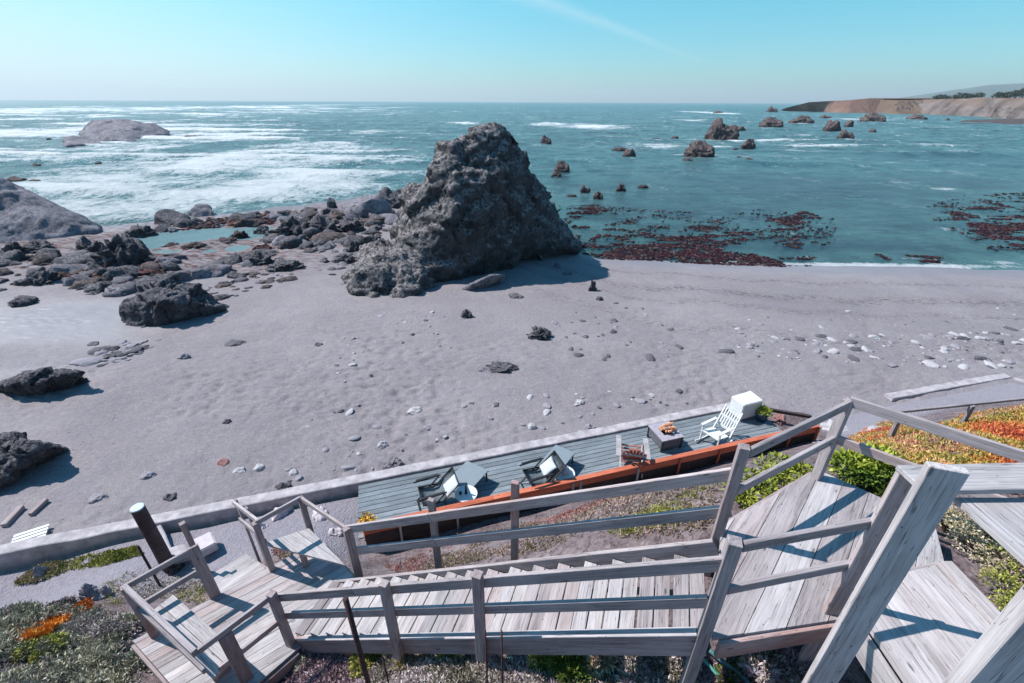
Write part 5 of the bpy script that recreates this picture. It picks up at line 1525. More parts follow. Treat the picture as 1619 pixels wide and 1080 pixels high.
def folding_chair(px, py, yaw, label):
    c = Wz(px, py, ZD + .3)
    r = empty('folding_chair', (c.x, c.y, ZD), label, 'chair', 'black folding chairs on the deck', rz=yaw)
    # local: faces -x, back at +x
    for s in (-1, 1):
        y = s * .29
        parts_obj('side_frame', lambda bm: [add_bar(bm, a, b, .028, .028) for a, b in (((-.32, y, .015), (.25, y, .60)), ((.30, y, .015), (-.22, y, .44)), ((-.34, y, .61), (.30, y, .63)), ((.22, y, .40), (.60, y, .78)), ((-.26, y, .43), (.24, y, .38)))], 'black', r)
        parts_obj('armrest', lambda bm: add_box(bm, (-.02, y, .645), (.52, .055, .025)), 'black', r)
    for x, z in ((-.31, .035), (.29, .035), (.59, .77), (-.25, .42)):
        parts_obj('crossbar', lambda bm: add_bar(bm, (x, -.28, z), (x, .28, z), .024, .024), 'black', r)
    def sling(bm):
        prof = [(-.25, .425), (-.1, .40), (.08, .375), (.21, .39), (.29, .47), (.43, .61), (.58, .76)]
        n = len(prof); rows = []
        for x, z in prof: rows.append([bm.verts.new((x + .0, y, z - .012 * (1 - abs(y) / .27))) for y in (-.27, -.13, 0, .13, .27)])
        for i in range(n - 1):
            for j in range(4): bm.faces.new((rows[i][j], rows[i + 1][j], rows[i + 1][j + 1], rows[i][j + 1]))
        bmesh.ops.solidify(bm, geom=bm.faces[:], thickness=.008)
    parts_obj('sling_seat', sling, 'tabletop', r, True)
    return r
def pillow(px, py, z, yaw, tilt, label, s=.42):
    c = Wz(px, py, z)
    bm = bmesh.new(); bmesh.ops.create_grid(bm, x_segments=12, y_segments=12, size=.5)
    top = bm.verts[:]
    for v in top:
        e = max(0, (1 - (2 * v.co.x) ** 2) * (1 - (2 * v.co.y) ** 2)); v.co.z = .13 * e ** .45; v.co.x *= 1 - .06 * (1 - (2 * v.co.y) ** 2); v.co.y *= 1 - .06 * (1 - (2 * v.co.x) ** 2)
    r = bmesh.ops.duplicate(bm, geom=bm.faces[:])
    for v in [g for g in r['geom'] if isinstance(g, bmesh.types.BMVert)]: v.co.z *= -1
    bmesh.ops.remove_doubles(bm, verts=bm.verts, dist=1e-4); bmesh.ops.recalc_face_normals(bm, faces=bm.faces)
    bmesh.ops.scale(bm, vec=(s, s, s), verts=bm.verts)
    o = mesh_obj('cushion', bm_mesh('cushion', bm, True), M['cushion']); o.location = c
    o.rotation_euler = (0, tilt, yaw)
    return tag(o, label, 'cushion')
folding_chair(684, 787, math.radians(22), 'black folding chair at the left end of the deck')
folding_chair(850, 758, math.radians(22), 'black folding chair beside the second grey table')
pillow(714, 768, ZD + .62, math.radians(22), math.radians(-40), 'white square cushion on the leftmost folding chair')
pillow(867, 738, ZD + .62, math.radians(15), math.radians(-40), 'white square cushion on the second folding chair')
def drum(px, py, label, lamp=True):
    c = Wz(px, py, ZD + .38)
    r = empty('side_table', (c.x, c.y, ZD), label, 'side table')
    def body(bm): 
        add_tube(bm, [(0, 0, .0), (0, 0, .08), (0, 0, .36)], .17, .20, 28)
    parts_obj('base', body, 'cushion', r, True)
    def top(bm):
        bmesh.ops.create_cone(bm, cap_ends=True, segments=32, radius1=.255, radius2=.26, depth=.03); bmesh.ops.translate(bm, vec=(0, 0, .376), verts=bm.verts)
    parts_obj('top', top, 'white', r)
    return c
c = drum(738, 781, 'round white side table beside the leftmost chair')
rod('bottle', (c.x, c.y, ZD + .392), (c.x, c.y + .0, ZD + .66), .035, 'black', 'dark bottle standing on the left round white side table', 'bottle', r1=.018)
rod('cup', (c.x - .13, c.y - .02, ZD + .392), (c.x - .13, c.y - .02, ZD + .45), .03, 'black', 'small black cup on the left round white side table', 'cup', r1=.034)
c = drum(893, 748, 'round white side table beside the second folding chair')
bm = bmesh.new(); bmesh.ops.create_icosphere(bm, subdivisions=3, radius=.12)
for v in bm.verts: v.co.z = v.co.z * .6 + .01; v.co += Vector((.02, .02, .01)) * math.sin(v.co.x * 40)
o = mesh_obj('folded_blanket', bm_mesh('folded_blanket', bm, True), M['slab']); o.location = (c.x + .03, c.y, ZD + .46); tag(o, 'crumpled pinkish blanket on the second round side table', 'blanket')

# fire pit table with firewood
P_ = [Wz(a, b, ZD + .40) for a, b in ((1027, 671), (1060, 664), (1080, 690), (1047, 697))]; c = quad_center(P_)
u_ = (P_[1] - P_[0]); fa = math.atan2(u_.y, u_.x); L1_, L2_ = ((P_[1] - P_[0]).length + (P_[2] - P_[3]).length) / 2, ((P_[3] - P_[0]).length + (P_[2] - P_[1]).length) / 2
fp_ = empty('fire_table', (c.x, c.y, ZD), 'square dark fire pit table on the deck', 'fire pit', rz=fa)
parts_obj('top', lambda bm: [add_box(bm, c_, s_) for c_, s_ in (((0, L2_ * .36, .385), (L1_, L2_ * .28, .03)), ((0, -L2_ * .36, .385), (L1_, L2_ * .28, .03)), ((L1_ * .36, 0, .385), (L1_ * .28 - .002, L2_ * .438, .03)), ((-L1_ * .36, 0, .385), (L1_ * .28 - .002, L2_ * .438, .03)))], 'stone_top', fp_)
parts_obj('side_panel', lambda bm: [add_box(bm, c_, s_) for c_, s_ in (((0, L2_ * .5 - .03, .24), (L1_ - .06, .02, .26)), ((0, -L2_ * .5 + .03, .24), (L1_ - .06, .02, .26)), ((L1_ * .5 - .03, 0, .24), (.02, L2_ - .09, .26)), ((-L1_ * .5 + .03, 0, .24), (.02, L2_ - .09, .26)))], 'charcoal', fp_)
for sx in (-1, 1):
    for sy in (-1, 1):
        parts_obj('leg', lambda bm: add_box(bm, (sx * (L1_ / 2 - .03), sy * (L2_ / 2 - .03), .185), (.045, .045, .368)), 'black', fp_)
parts_obj('fire_bowl', lambda bm: add_box(bm, (0, 0, .33), (L1_ * .44, L2_ * .44, .02)), 'black', fp_)
for i in range(9):
    a = RNG.uniform(0, 3.14); lay = i // 3
    zc = ZD + .44 + lay * .062
    cc = Vector((c.x + .05 + RNG.uniform(-.05, .05), c.y + .03 + RNG.uniform(-.05, .05), zc))
    a = fa + (lay % 2) * 1.5 + RNG.uniform(-.2, .2); side = (i % 3 - 1) * .085
    d = Vector((math.cos(a), math.sin(a), RNG.uniform(-.05, .05))); n_ = Vector((-d.y, d.x, 0)) * side
    bm = bmesh.new(); add_tube(bm, [-d * .17, d * 0.01, d * .17], .036, .032, 6)
    o = mesh_obj('log', bm_mesh('log', bm), M['log']); o.location = cc + n_
    tag(o, 'split pale orange log stacked on the fire pit table', 'log', 'logs stacked on the fire pit table')

# barrel backed wooden chair seen from behind
c = Wz(999, 722, ZD + .3)
ac = empty('adirondack_chair', (c.x, c.y, ZD), 'reddish slatted wooden chair with pale arms, turned to the sea', 'chair', rz=-.18)
M['redslat'] = wood_mat('red_brown_slat', (0.16, 0.05, 0.04), (0.30, 0.10, 0.075), (0.42, 0.18, 0.14))
for i in range(7):
    k = i - 3; x0 = k * .058; x1 = k * .088; ht = .92 - .012 * k * k
    parts_obj('back_slat', lambda bm: add_bar(bm, (x0, -.10, .26), (x1, -.44, ht), .052 + .012, .018, side=(1, 0, 0)), 'redslat', ac)
parts_obj('back_brace', lambda bm: [add_bar(bm, (-.30, -.385, .70), (.30, -.385, .70), .06, .02), add_bar(bm, (-.22, -.19, .36), (.22, -.19, .36), .06, .02)], 'wood_pale', ac)
for s in (-1, 1):
    parts_obj('arm', lambda bm: (add_bar(bm, (s * .36, -.36, .60), (s * .34, .42, .62), .13, .022, side=(1, 0, 0)), bmesh.ops.bevel(bm, geom=bm.edges[:], offset=.005, segments=1, affect='EDGES')), 'wood_pale', ac)
    parts_obj('leg', lambda bm: add_bar(bm, (s * .31, .38, .001), (s * .31, .38, .60), .09, .03, side=(0, 1, 0)), 'wood_pale', ac)
    parts_obj('leg', lambda bm: add_bar(bm, (s * .27, .36, .36), (s * .27, -.42, .05), .11, .028), 'wood_pale', ac)
for i in range(6):
    parts_obj('seat_slat', lambda bm: add_bar(bm, (-.28, .36 - i * .09, .375 - i * .034), (.28, .36 - i * .09, .375 - i * .034), .078, .018, side=(0, 1, -.35)), 'redslat', ac)

# white rocking chair
a = Wz(1112, 700, ZD + .2); b = Wz(1150, 676, ZD + .3); c = (a + b) / 2
ry = math.atan2((a - b).y, (a - b).x)
rc = empty('rocking_chair', (c.x, c.y, ZD), 'white slatted rocking chair at the right end of the deck', 'rocking chair', rz=ry)
for s in (-1, 1):
    y = s * .29
    parts_obj('rocker', lambda bm: [add_bar(bm, (-.48 + .12 * i, y, .03 + .000 + ((-.48 + .12 * i) ** 2) * .30), (-.48 + .12 * (i + 1) + .004, y, .03 + ((-.48 + .12 * (i + 1)) ** 2) * .30), .05, .03) for i in range(8)], 'white', rc)
    parts_obj('leg', lambda bm: add_bar(bm, (.26, y, .05), (.27, y, .62), .045, .04), 'white', rc)
    parts_obj('leg', lambda bm: add_bar(bm, (-.20, y, .05), (-.66, y * .93, 1.02), .05, .04), 'white', rc)
    parts_obj('armrest', lambda bm: add_bar(bm, (-.34, y, .63), (.34, y, .645), .085, .025, side=(0, 1, 0)), 'white', rc)
for i in range(6):
    parts_obj('seat_slat', lambda bm: add_bar(bm, (.27 - i * .095, -.27, .42 - i * .018), (.27 - i * .095, .27, .42 - i * .018), .078, .02, side=(1, 0, .15)), 'white', rc)
for z, x in ((.98, -.645), (.72, -.51), (.44, -.385)):
    parts_obj('back_rail', lambda bm: add_bar(bm, (x, -.25, z), (x, .25, z), .07, .022), 'white', rc)
for i in range(6):
    y = -.2 + .08 * i
    parts_obj('back_slat', lambda bm: add_bar(bm, (-.40, y, .47), (-.63, y, .95), .035, .014, side=(0, 1, 0)), 'white', rc)
rc.scale = (.92, .92, .92)

# white box at the deck corner
P_ = [Wz(a, b, ZD + .55) for a, b in ((1156, 628), (1186, 619), (1207, 635), (1176, 643))]; c = quad_center(P_)
bm = bmesh.new(); vt = [bm.verts.new((p.x - c.x, p.y - c.y, .55)) for p in P_]; vb = [bm.verts.new(((p.x - c.x) * .96, (p.y - c.y) * .96, .001)) for p in P_]
bm.faces.new(vt); bm.faces.new(vb[::-1])
for i in range(4): bm.faces.new((vb[i], vb[(i + 1) % 4], vt[(i + 1) % 4], vt[i]))
bmesh.ops.recalc_face_normals(bm, faces=bm.faces); bmesh.ops.bevel(bm, geom=bm.edges[:], offset=.02, segments=3, affect='EDGES')
o = mesh_obj('storage_box', bm_mesh('storage_box', bm), M['white']); o.location = (c.x, c.y, ZD + .08); o['label'] = 'big white box at the right corner of the deck'; o['category'] = 'box'

# ------------------------------------------------------------------ plants
def leaf_mat(name, rough=0.65, trans=0.15):
    t = NT(name); t.base(t.attr('tone')); t.set(Roughness=rough, Specular_IOR_Level=0.3)
    return t.m
M['leaf'] = leaf_mat('leaves')
def leaves_np(C, Nrm, Lf, Wf, cols, r, spread=1.0):
    """flat pointed leaves: one folded quad each"""
    n = len(C)
    d = Nrm + r.normal(size=(n, 3)) * 0.75 * spread; d /= np.linalg.norm(d, axis=1)[:, None]
    s = np.cross(d, r.normal(size=(n, 3))); s /= np.linalg.norm(s, axis=1)[:, None] + 1e-9
    u = np.cross(s, d)
    L_ = (Lf * r.uniform(.6, 1.3, n))[:, None]; W_ = (Wf * r.uniform(.7, 1.3, n))[:, None]
    V = np.stack([C, C + d * L_ * .5 + s * W_ * .5 + u * W_ * .15, C + d * L_, C + d * L_ * .5 - s * W_ * .5 + u * W_ * .15], 1).reshape(-1, 3)
    F = np.arange(4 * n).reshape(n, 4)
    return V, F, np.repeat(cols, 4, 0)
def pick(cols, P, r, seed, scale=1.2, jit=.5):
    cols = np.array(cols, float)
    t = fbm(P, scale, 3, seed) * 1.3 + r.normal(size=len(P)) * jit * .3
    i = np.clip(((t + 1) / 2 * len(cols)).astype(int), 0, len(cols) - 1)
    return np.clip(cols[i] * r.uniform(.65, 1.3, (len(P), 1)), 0, 1)
def in_poly(x, y, P):
    ins = np.zeros(len(x), bool)
    for i in range(len(P)):
        a, b = P[i], P[i - 1]
        if a[1] == b[1]: continue
        ins ^= ((a[1] > y) != (b[1] > y)) & (x < (b[0] - a[0]) * (y - a[1]) / (b[1] - a[1]) + a[0])
    return ins
def carpet(name, pix, n_tuft, per, hgt, Lf, Wf, cols, label, seed, mound=.12, thin=-.4, mscale=1.6, plan=None, cat='ground cover'):
    r = np.random.default_rng(seed)
    P_ = np.array(plan) if plan is not None else np.array([Wt(a, b)[:2] for a, b in pix])
    x = r.uniform(P_[:, 0].min(), P_[:, 0].max(), n_tuft * 6); y = r.uniform(P_[:, 1].min(), P_[:, 1].max(), n_tuft * 6)
    Q = np.stack([x, y, np.zeros_like(x)], -1)
    ok = in_poly(x, y, P_) & (fbm(Q, 1.1, 3, seed + 50) > thin + r.uniform(-.15, .15, len(x)))
    x, y = x[ok][:n_tuft], y[ok][:n_tuft]; Q = np.stack([x, y, np.zeros_like(x)], -1)
    z = bluff_h(x, y) + np.maximum(0, fbm(Q, mscale, 3, seed + 7) + .25) * mound
    C0 = np.stack([x, y, z], -1)
    tone = pick(cols, Q, r, seed, .9)
    C = np.repeat(C0, per, 0) + r.normal(size=(len(C0) * per, 3)) * np.array([hgt * .6, hgt * .6, hgt * .35])
    T = np.repeat(tone, per, 0) * r.uniform(.75, 1.25, (len(C), 1))
    N_ = np.tile(np.array([0, 0, 1.0]), (len(C), 1))
    V, F_, K = leaves_np(C, N_, Lf, Wf, T, r, 1.2)
    me = np_mesh(name, V, F_); set_color(me, 'tone', np.clip(K, 0, 1))
    o = mesh_obj(name, me, M['leaf'])
    return tag(o, label, cat, None, 'stuff')
def shrub(name, px, py, rad, h, n, Lf, Wf, cols, label, seed, cat='shrub', group=None, base=None, lobes=6):
    r = np.random.default_rng(seed)
    b = Wt(px, py) if base is None else Vector(base)
    root = empty(name, b - Vector((0, 0, .05)), label, cat, group)
    bm = bmesh.new()
    for i in range(7):
        a = r.uniform(0, 6.28); e = Vector((math.cos(a) * rad * r.uniform(.2, .7), math.sin(a) * rad * r.uniform(.2, .7), h * r.uniform(.5, .85)))
        add_tube(bm, [Vector((0, 0, -.1)), e * .5 + Vector((0, 0, .03)), e], .012 + rad * .02, .004, 5)
    mesh_obj('stem', bm_mesh('stem', bm), M['darkwood'], root)
    lc = np.stack([r.normal(size=lobes) * rad * .45, r.normal(size=lobes) * rad * .45, r.uniform(.35, .75, lobes) * h], -1)
    lr = r.uniform(.35, .6, lobes)
    li = r.integers(lobes, size=n)
    d = r.normal(size=(n, 3)); d[:, 2] = np.abs(d[:, 2]) * 1.0 - .15; d /= np.linalg.norm(d, axis=1)[:, None]
    q = lc[li] + d * (lr[li] * r.uniform(.65, 1.05, n))[:, None] * np.array([rad, rad, h * .75])
    q[:, 2] = np.maximum(q[:, 2], .0)
    tone = pick(cols, q, r, seed, 2.2 / max(rad, .2))
    V, F_, K = leaves_np(q, d, Lf, Wf, tone, r, .8)
    me = np_mesh('foliage', V, F_); set_color(me, 'tone', np.clip(K, 0, 1))
    mesh_obj('foliage', me, M['leaf'], root)
    return root
HEATH = [(.13,.125,.10),(.27,.225,.23),(.40,.35,.35),(.27,.265,.20),(.46,.45,.34),(.16,.155,.115),(.33,.27,.29)]
MAUVE = [(.15,.10,.115),(.33,.235,.26),(.47,.38,.41),(.36,.32,.29),(.18,.17,.12),(.56,.49,.49)]
YGREEN = [(0.10, 0.13, 0.02), (0.24, 0.27, 0.04), (0.38, 0.38, 0.09), (0.18, 0.20, 0.04), (0.33, 0.28, 0.10)]
GREEN = [(0.04, 0.08, 0.015), (0.11, 0.17, 0.02), (0.24, 0.30, 0.03), (0.34, 0.38, 0.06), (0.09, 0.12, 0.02)]
ICE = [(.50,.09,.05),(.60,.18,.07),(.54,.27,.07),(.30,.27,.06),(.58,.38,.15),(.62,.28,.20),(.42,.36,.10),(.34,.22,.14)]
ORANGE = [(0.60, 0.16, 0.02), (0.70, 0.28, 0.03), (0.60, 0.38, 0.05), (0.45, 0.14, 0.04)]
CREAM = [(0.30, 0.26, 0.16), (0.48, 0.42, 0.28), (0.56, 0.50, 0.35), (0.40, 0.36, 0.20), (0.34, 0.25, 0.22)]
REDD = [(0.30, 0.14, 0.12), (0.42, 0.20, 0.17), (0.34, 0.26, 0.22), (0.20, 0.16, 0.10), (0.45, 0.33, 0.28)]
carpet('heather', [(-90, 975), (30, 945), (120, 935), (175, 955), (200, 975), (255, 1040), (330, 1090), (340, 1200), (-120, 1200)], 17000, 8, .045, .07, .02, HEATH, 'grey green heather covering the slope at the lower left', 1, .32, -.5, plan=[(-11.5, 4.6), (-8.2, 4.75), (-6.6, 4.6), (-5.9, 4.0), (-5.25, 3.4), (-3.7, 2.45), (-3.5, 1.2), (-11.5, .8)])
carpet('mauve_heather', [(372, 1048), (440, 1012), (640, 1040), (1100, 1035), (1110, 1230), (330, 1230)], 9000, 8, .04, .06, .017, MAUVE, 'dry mauve and grey ground cover below the stair flight', 2, .16, -.5)
carpet('succulents', [(25, 928), (70, 898), (130, 884), (218, 868), (228, 880), (170, 896), (110, 905), (60, 925)], 1300, 8, .03, .05, .022, [YGREEN[0], YGREEN[2], (0.40, 0.36, 0.20), YGREEN[3], (0.45, 0.38, 0.28), YGREEN[4], (0.36, 0.24, 0.24)], 'yellow green succulents along the foot of the seawall', 3, .10, -.12)
carpet('ice_plant', [(1345, 690), (1400, 668), (1480, 672), (1560, 650), (1700, 640), (1760, 800), (1640, 790), (1450, 745), (1390, 742)], 15000, 7, .035, .06, .02, ICE, 'red and orange ice plant carpet on the bluff edge at the right', 4, .14, -.8)
carpet('slope_weeds', [(590, 862), (700, 850), (900, 810), (1140, 770), (1130, 840), (960, 862), (780, 885), (620, 905)], 2600, 7, .03, .05, .014, REDD, 'sparse reddish weeds on the dry earth slope behind the stairs', 5, .03, .02)
carpet('slope_grass', [(980, 850), (1130, 820), (1150, 760), (1100, 775), (1040, 800), (950, 840)], 300, 8, .03, .05, .012, YGREEN, 'thin olive tufts on the slope near the upper landing', 6, .03, .22)
carpet('shade_shrubs', [(1120, 1035), (1320, 985), (1330, 1110), (1260, 1200), (1080, 1200)], 2600, 8, .035, .05, .012, MAUVE, 'mauve twiggy shrubs in the shade under the upper landing', 7, .15, -.4)
carpet('orange_succulents', [(0, 1020), (40, 1006), (95, 978), (114, 988), (84, 1018), (20, 1034)], 950, 9, .035, .07, .02, ORANGE, 'bright orange succulents in a streak among the left heather', 8, .28, -.9)
carpet('orange_succulents', [(120, 975), (146, 962), (152, 972), (132, 984)], 260, 9, .035, .07, .02, ORANGE, 'small orange succulent patch above the long orange streak', 9, .26, -.9)
carpet('patio_weeds', [(130, 945), (215, 900), (330, 905), (330, 960), (240, 950), (190, 965)], 500, 7, .03, .05, .014, YGREEN + HEATH, 'low weeds between the patio and the lower landing', 10, .03, .0)
carpet('steps_weeds', [(430, 872), (465, 850), (490, 872), (450, 890)], 260, 7, .03, .05, .014, ORANGE + REDD, 'reddish weeds under the corner bench of the lower landing', 12, .05, -.3)
shrub('green_shrub', 1368, 765, .42, .50, 2600, .075, .035, GREEN, 'bright green bush behind the upper landing beside the corner post', 21)
shrub('green_shrub', 1392, 772, .30, .36, 1300, .07, .032, GREEN[:2] + GREEN[4:], 'darker green bush between the landing edge and tall flat post', 22)
for i, (px, py, rr, lb) in enumerate(((1178, 788, .17, 'lowest small green succulent along the back of the upper landing'), (1205, 772, .20, 'second green succulent up the back of the upper landing'), (1228, 757, .19, 'third green succulent up the back of the upper landing'), (1250, 742, .17, 'topmost green succulent at the back of the upper landing'))):
    shrub('succulent', px, py, rr, .17, 520, .06, .03, [GREEN[2], GREEN[3], YGREEN[1], GREEN[1]], lb, 30 + i, 'plant', 'succulents behind the upper landing')
for i, (px, py, rr, hh, cc, lb) in enumerate((
    (1500, 838, .30, .32, CREAM, 'cream flowering shrub nearest the tall close post'),
    (1545, 872, .34, .36, CREAM, 'cream shrub in the middle of the row beside the walkway'),
    (1590, 915, .34, .34, CREAM[1:] + YGREEN[1:3], 'yellowish cream shrub at the near end of the row by the walkway'),
    (1610, 955, .26, .30, YGREEN, 'yellow green shrub beside the walkway at the right edge'),
    (1570, 850, .30, .34, GREEN[:2] + GREEN[4:], 'dark green shrub shaded under the wide board'),
    (1610, 890, .30, .34, GREEN[:2] + GREEN[4:], 'dark green shrub at the right edge under the wide board'),
    (1478, 818, .16, .15, REDD, 'small brownish shrub at the corner of the walkway'))):
    shrub('shrub', px, py, rr, hh, 1900, .035, .015, cc, lb, 50 + i)
for i, (px, py, rr, hh, cc, lb) in enumerate((
    (205, 1000, .26, .26, HEATH[2:5] + YGREEN[2:3], 'pale yellowish shrub at the corner of the lower landing'),
    (170, 1030, .42, .34, HEATH, 'broad grey green shrub left of the lower landing'),
    (235, 1045, .38, .30, [HEATH[4], HEATH[3], (0.20, 0.24, 0.17), HEATH[0]], 'green tinged shrub under the outer board of the landing'),
    (80, 1040, .30, .30, YGREEN[1:4] + HEATH[3:5], 'yellow green leafy shrub near the lower left corner'),
    (40, 985, .30, .24, HEATH[:2] + GREEN[:2], 'dark green shrub at the left edge above the orange streak'),
    (100, 965, .28, .18, HEATH[:2] + [(0.14, 0.18, 0.12)], 'dark grey green shrub below the sandy path'),
    (300, 1075, .34, .30, MAUVE, 'mauve shrub at the bottom beside the landing corner'),
    (430, 1055, .34, .28, MAUVE, 'dry mauve shrub left of the rusty pipe'),
    (500, 1050, .26, .20, MAUVE[1:4] + HEATH[3:5], 'pale grey shrub beside the rusty pipe'),
    (600, 1040, .20, .20, YGREEN, 'yellow green shrub under the second stair post'),
    (660, 1052, .24, .18, YGREEN[2:] + MAUVE[2:4], 'pale yellow shrub between two stair posts'),
    (715, 1040, .16, .18, GREEN[1:4], 'small green shrub under the stair stringer'),
    (860, 1050, .22, .18, YGREEN[:3], 'yellow green shrub right of the thin rods'),
    (905, 1062, .28, .26, GREEN[:2] + YGREEN[:1] + GREEN[4:], 'dark green shrub below the middle of the stringer'),
    (945, 1055, .15, .20, CREAM, 'round cream shrub under the stringer'),
    (1010, 1066, .24, .18, MAUVE[1:], 'pale mauve shrub at the right under the stringer'),
    (1210, 1048, .28, .20, MAUVE, 'mauve shrub in the shade of the upper landing'),
    (1170, 1070, .18, .18, GREEN[:2] + MAUVE[:2], 'dark shrub under the corner of the upper landing'))):
    shrub('shrub', px, py, rr, hh, 1900, .055, .02, cc, lb, 80 + i)

# potted flowers
def potted(px, py, z, r_, h, mat, cols, label, seed, hf=.35, n=420):
    b = Wz(px, py, z)
    root = empty('potted_plant', b, label, 'potted plant')
    bm = bmesh.new(); add_tube(bm, [(0, 0, 0), (0, 0, h * .5), (0, 0, h)], r_ * .72, r_, 22); add_tube(bm, [(0, 0, h), (0, 0, h + .03)], r_ * 1.08, r_ * 1.08, 22)
    mesh_obj('pot', bm_mesh('pot', bm, True), M[mat], root)
    r = np.random.default_rng(seed); d = r.normal(size=(n, 3)); d[:, 2] = np.abs(d[:, 2]); d /= np.linalg.norm(d, axis=1)[:, None]
    C = d * (r.uniform(.3, 1, n)[:, None]) * np.array([r_ * 1.3, r_ * 1.3, hf]) + np.array([0, 0, h + .02])
    V, F_, K = leaves_np(C, d, .07, .035, pick(cols, C * 6, r, seed), r)
    me = np_mesh('foliage', V, F_); set_color(me, 'tone', K); mesh_obj('foliage', me, M['leaf'], root)
potted(588, 858, .35, .14, .50, 'terracotta', [(0.75, 0.42, 0.03), (0.80, 0.50, 0.06), (0.45, 0.25, 0.04), (0.30, 0.30, 0.04)], 'yellow flowers in an orange pot at the left end of the deck', 5, .34, 420)
potted(1203, 662, ZD + .002, .19, .26, 'bluepot', GREEN[1:], 'green plant in a dark pot at the right end of the deck', 6, .18)

# stones and timber lying on the bluff and patio
def bluff_rock(px, py, w, h, label, kind='low', mat='stone_pale', seed=0, depth=.7, sink=.25):
    b = Wt(px, py); D = b.y * CP + (CAM_Z - b.z) * SP; W_ = w / FPX * D
    o = mesh_obj('stone', _variant_any(kind, seed, mat)); o.location = (b.x, b.y, b.z - h * sink); o.scale = (W_ / 2, W_ / 2 * depth, h)
    o.rotation_euler = (0, 0, seed * 1.3 + .3)
    tag(o, label, 'stone')
def _variant_any(kind, seed, mat):
    boulder(kind, seed); return _variant(kind, seed, mat)
for i, a in enumerate(((150, 950, 50, .50, 'angular grey boulder at the edge of the sandy path', 'crag', 'stone_grey'), (70, 914, 26, .40, 'dark weathered stone among the succulents by the wall', 'crag', 'stone_grey'),
    (410, 835, 34, .22, 'pinkish broken rock behind the steps handrail', 'crag', 'slab'), (445, 815, 44, .22, 'large flat pinkish rock behind the corner bench', 'low', 'slab'), (505, 815, 40, .2, 'pinkish rock in front of the corner bench rail', 'low', 'slab'),
    (530, 845, 30, .18, 'broken pinkish rock beside the flight foot', 'crag', 'slab'), (325, 932, 18, .12, 'pale stone under the bench rail of the landing', 'low', 'stone_pale'), (295, 918, 16, .10, 'grey stone near the rail foot of the landing', 'low', 'stone_grey'),
    (280, 905, 30, .2, 'dark rock in the shade of the piling', 'crag', 'rock'), (1320, 676, 60, .25, 'white flat rock behind the upper landing corner post', 'low', 'stone_pale'), (1385, 682, 50, .22, 'white broken rock at the edge of the ice plant', 'low', 'stone_pale'),
    (1277, 695, 14, .16, 'pale round stone in the dark gap behind the fence', 'smooth', 'stone_pale'), (1300, 700, 30, .1, 'rubble at the right end of the stained fence', 'clump', 'stone_grey'), (1232, 660, 40, .1, 'reddish rubble at the right end of the deck', 'clump', 'stone_red'),
    (1025, 1066, 34, .14, 'pale stone below the stringer among mauve shrubs', 'low', 'stone_pale'), (830, 1075, 40, .12, 'grey stone at the bottom right of the thin rods', 'low', 'stone_grey'), (375, 1068, 52, .30, 'rounded stone under the near corner of the lower landing', 'smooth', 'slab'))):
    bluff_rock(a[0], a[1], a[2], a[3], a[4], a[5], a[6], i % 5)
def plank_on_sand(p0, p1, w, t_, label, mat='wood', z=.03, cat='plank', name='driftwood_plank'):
    a = Wz(*p0, z); b = Wz(*p1, z)
    ha = float(beach_h(np.array([a.x]), np.array([a.y]), False)[0])
    a.z = b.z = max(ha, -.05) + t_ / 2 + .01
    o = board(name, a, b, w, t_, M[mat], None, side=(b - a).cross(Vector((0, 0, 1))))
    tag(o, label, cat)
plank_on_sand((8, 836), (36, 806), .13, .10, 'dark square timber lying on the sand at the left edge', 'wood_post')
plank_on_sand((50, 818), (75, 794), .10, .09, 'shorter dark timber lying on the sand right of the first', 'wood_post')
b = Wz(50, 853, .05)
pl = empty('pallet', (b.x, b.y, .04), 'pale slatted piece of pallet on the sand by the wall', 'pallet', rz=.55)
for i in range(4): parts_obj('slat', lambda bm: add_box(bm, (0, -.16 + .11 * i, .06), (.62, .075, .02)), 'white', pl)
for x in (-.25, .25): parts_obj('batten', lambda bm: add_box(bm, (x, 0, .025), (.06, .42, .045)), 'wood_pale', pl)
# boards at the right end of the deck
a = Wz(1205, 641, .75); b = Wz(1282, 660, .55)
tag(board('timber', (a.x, a.y, .68), (b.x, b.y, .62), .09, .09, M['darkwood']), 'dark timber edging running back from the white box', 'timber')
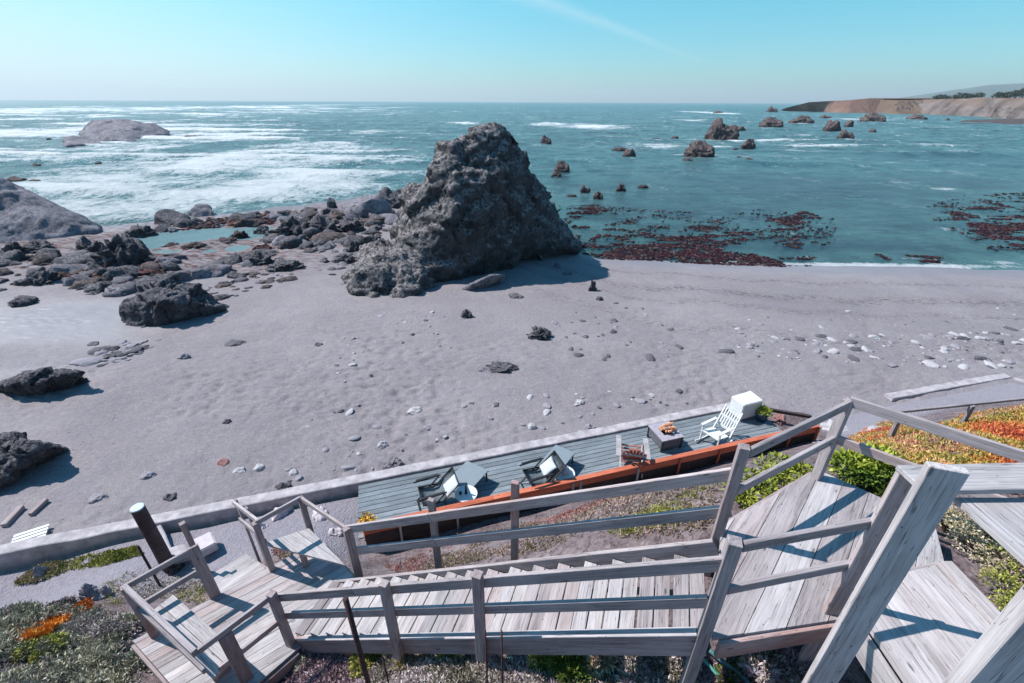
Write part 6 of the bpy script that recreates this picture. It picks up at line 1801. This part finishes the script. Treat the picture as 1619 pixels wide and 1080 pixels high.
# garden hose and teal things under the stairs
def hose(pix, r_, mat, label, cat, name, lift=.03):
    pts = [Wt(a, b) + Vector((0, 0, lift)) for a, b in pix]
    P2 = []
    for i in range(len(pts) - 1):
        p0, p1, p2, p3 = pts[max(i - 1, 0)], pts[i], pts[i + 1], pts[min(i + 2, len(pts) - 1)]
        for k in range(6):
            t_ = k / 6; P2.append(.5 * ((2 * p1) + (p2 - p0) * t_ + (2 * p0 - 5 * p1 + 4 * p2 - p3) * t_ * t_ + (3 * p1 - p0 - 3 * p2 + p3) * t_ ** 3))
    P2.append(pts[-1]); c = P2[0].copy()
    bm = bmesh.new(); add_tube(bm, [p - c for p in P2], r_, r_, 8)
    o = mesh_obj(name, bm_mesh(name, bm, True), M[mat]); o.location = c; tag(o, label, cat)
hose([(800, 1046), (815, 1047), (830, 1040), (838, 1026), (832, 1018), (818, 1022)], .014, 'hose', 'looped green hose end under the stringer near the thin rods', 'hose', 'garden_hose', .07)
hose([(855, 1024), (870, 1032), (885, 1030), (890, 1022)], .014, 'hose', 'short green hose loop just below the stringer', 'hose', 'garden_hose', .09)
hose([(1120, 1038), (1145, 1062), (1175, 1085), (1200, 1110)], .022, 'teal_tarp', 'teal pipe running down under the upper landing', 'pipe', 'drain_pipe', .12)
hose([(1108, 1050), (1130, 1075), (1150, 1100)], .016, 'hose', 'thin teal hose beside the pipe below the landing', 'hose', 'garden_hose', .10)
hose([(1168, 1055), (1185, 1066), (1215, 1090)], .05, 'stone_grey', 'fat grey corrugated pipe end under the upper landing', 'pipe', 'corrugated_pipe', .10)

# ------------------------------------------------------------------ haze over the sea
bm = bmesh.new(); add_box(bm, (0, 5500, 112), (56600, 17600, 240))
hz = bpy.data.materials.new('sea_haze'); hz.use_nodes = True; hz.node_tree.nodes.clear()
_o = hz.node_tree.nodes.new('ShaderNodeOutputMaterial'); _v = hz.node_tree.nodes.new('ShaderNodeVolumePrincipled')
_v.inputs['Color'].default_value = (0.86, 0.96, 1.0, 1); _v.inputs['Density'].default_value = 0.00013; _v.inputs['Anisotropy'].default_value = 0.2
hz.node_tree.links.new(_v.outputs[0], _o.inputs['Volume'])
tag(mesh_obj('haze', bm_mesh('haze', bm), hz), 'thin pale sea haze', None, None, 'stuff')
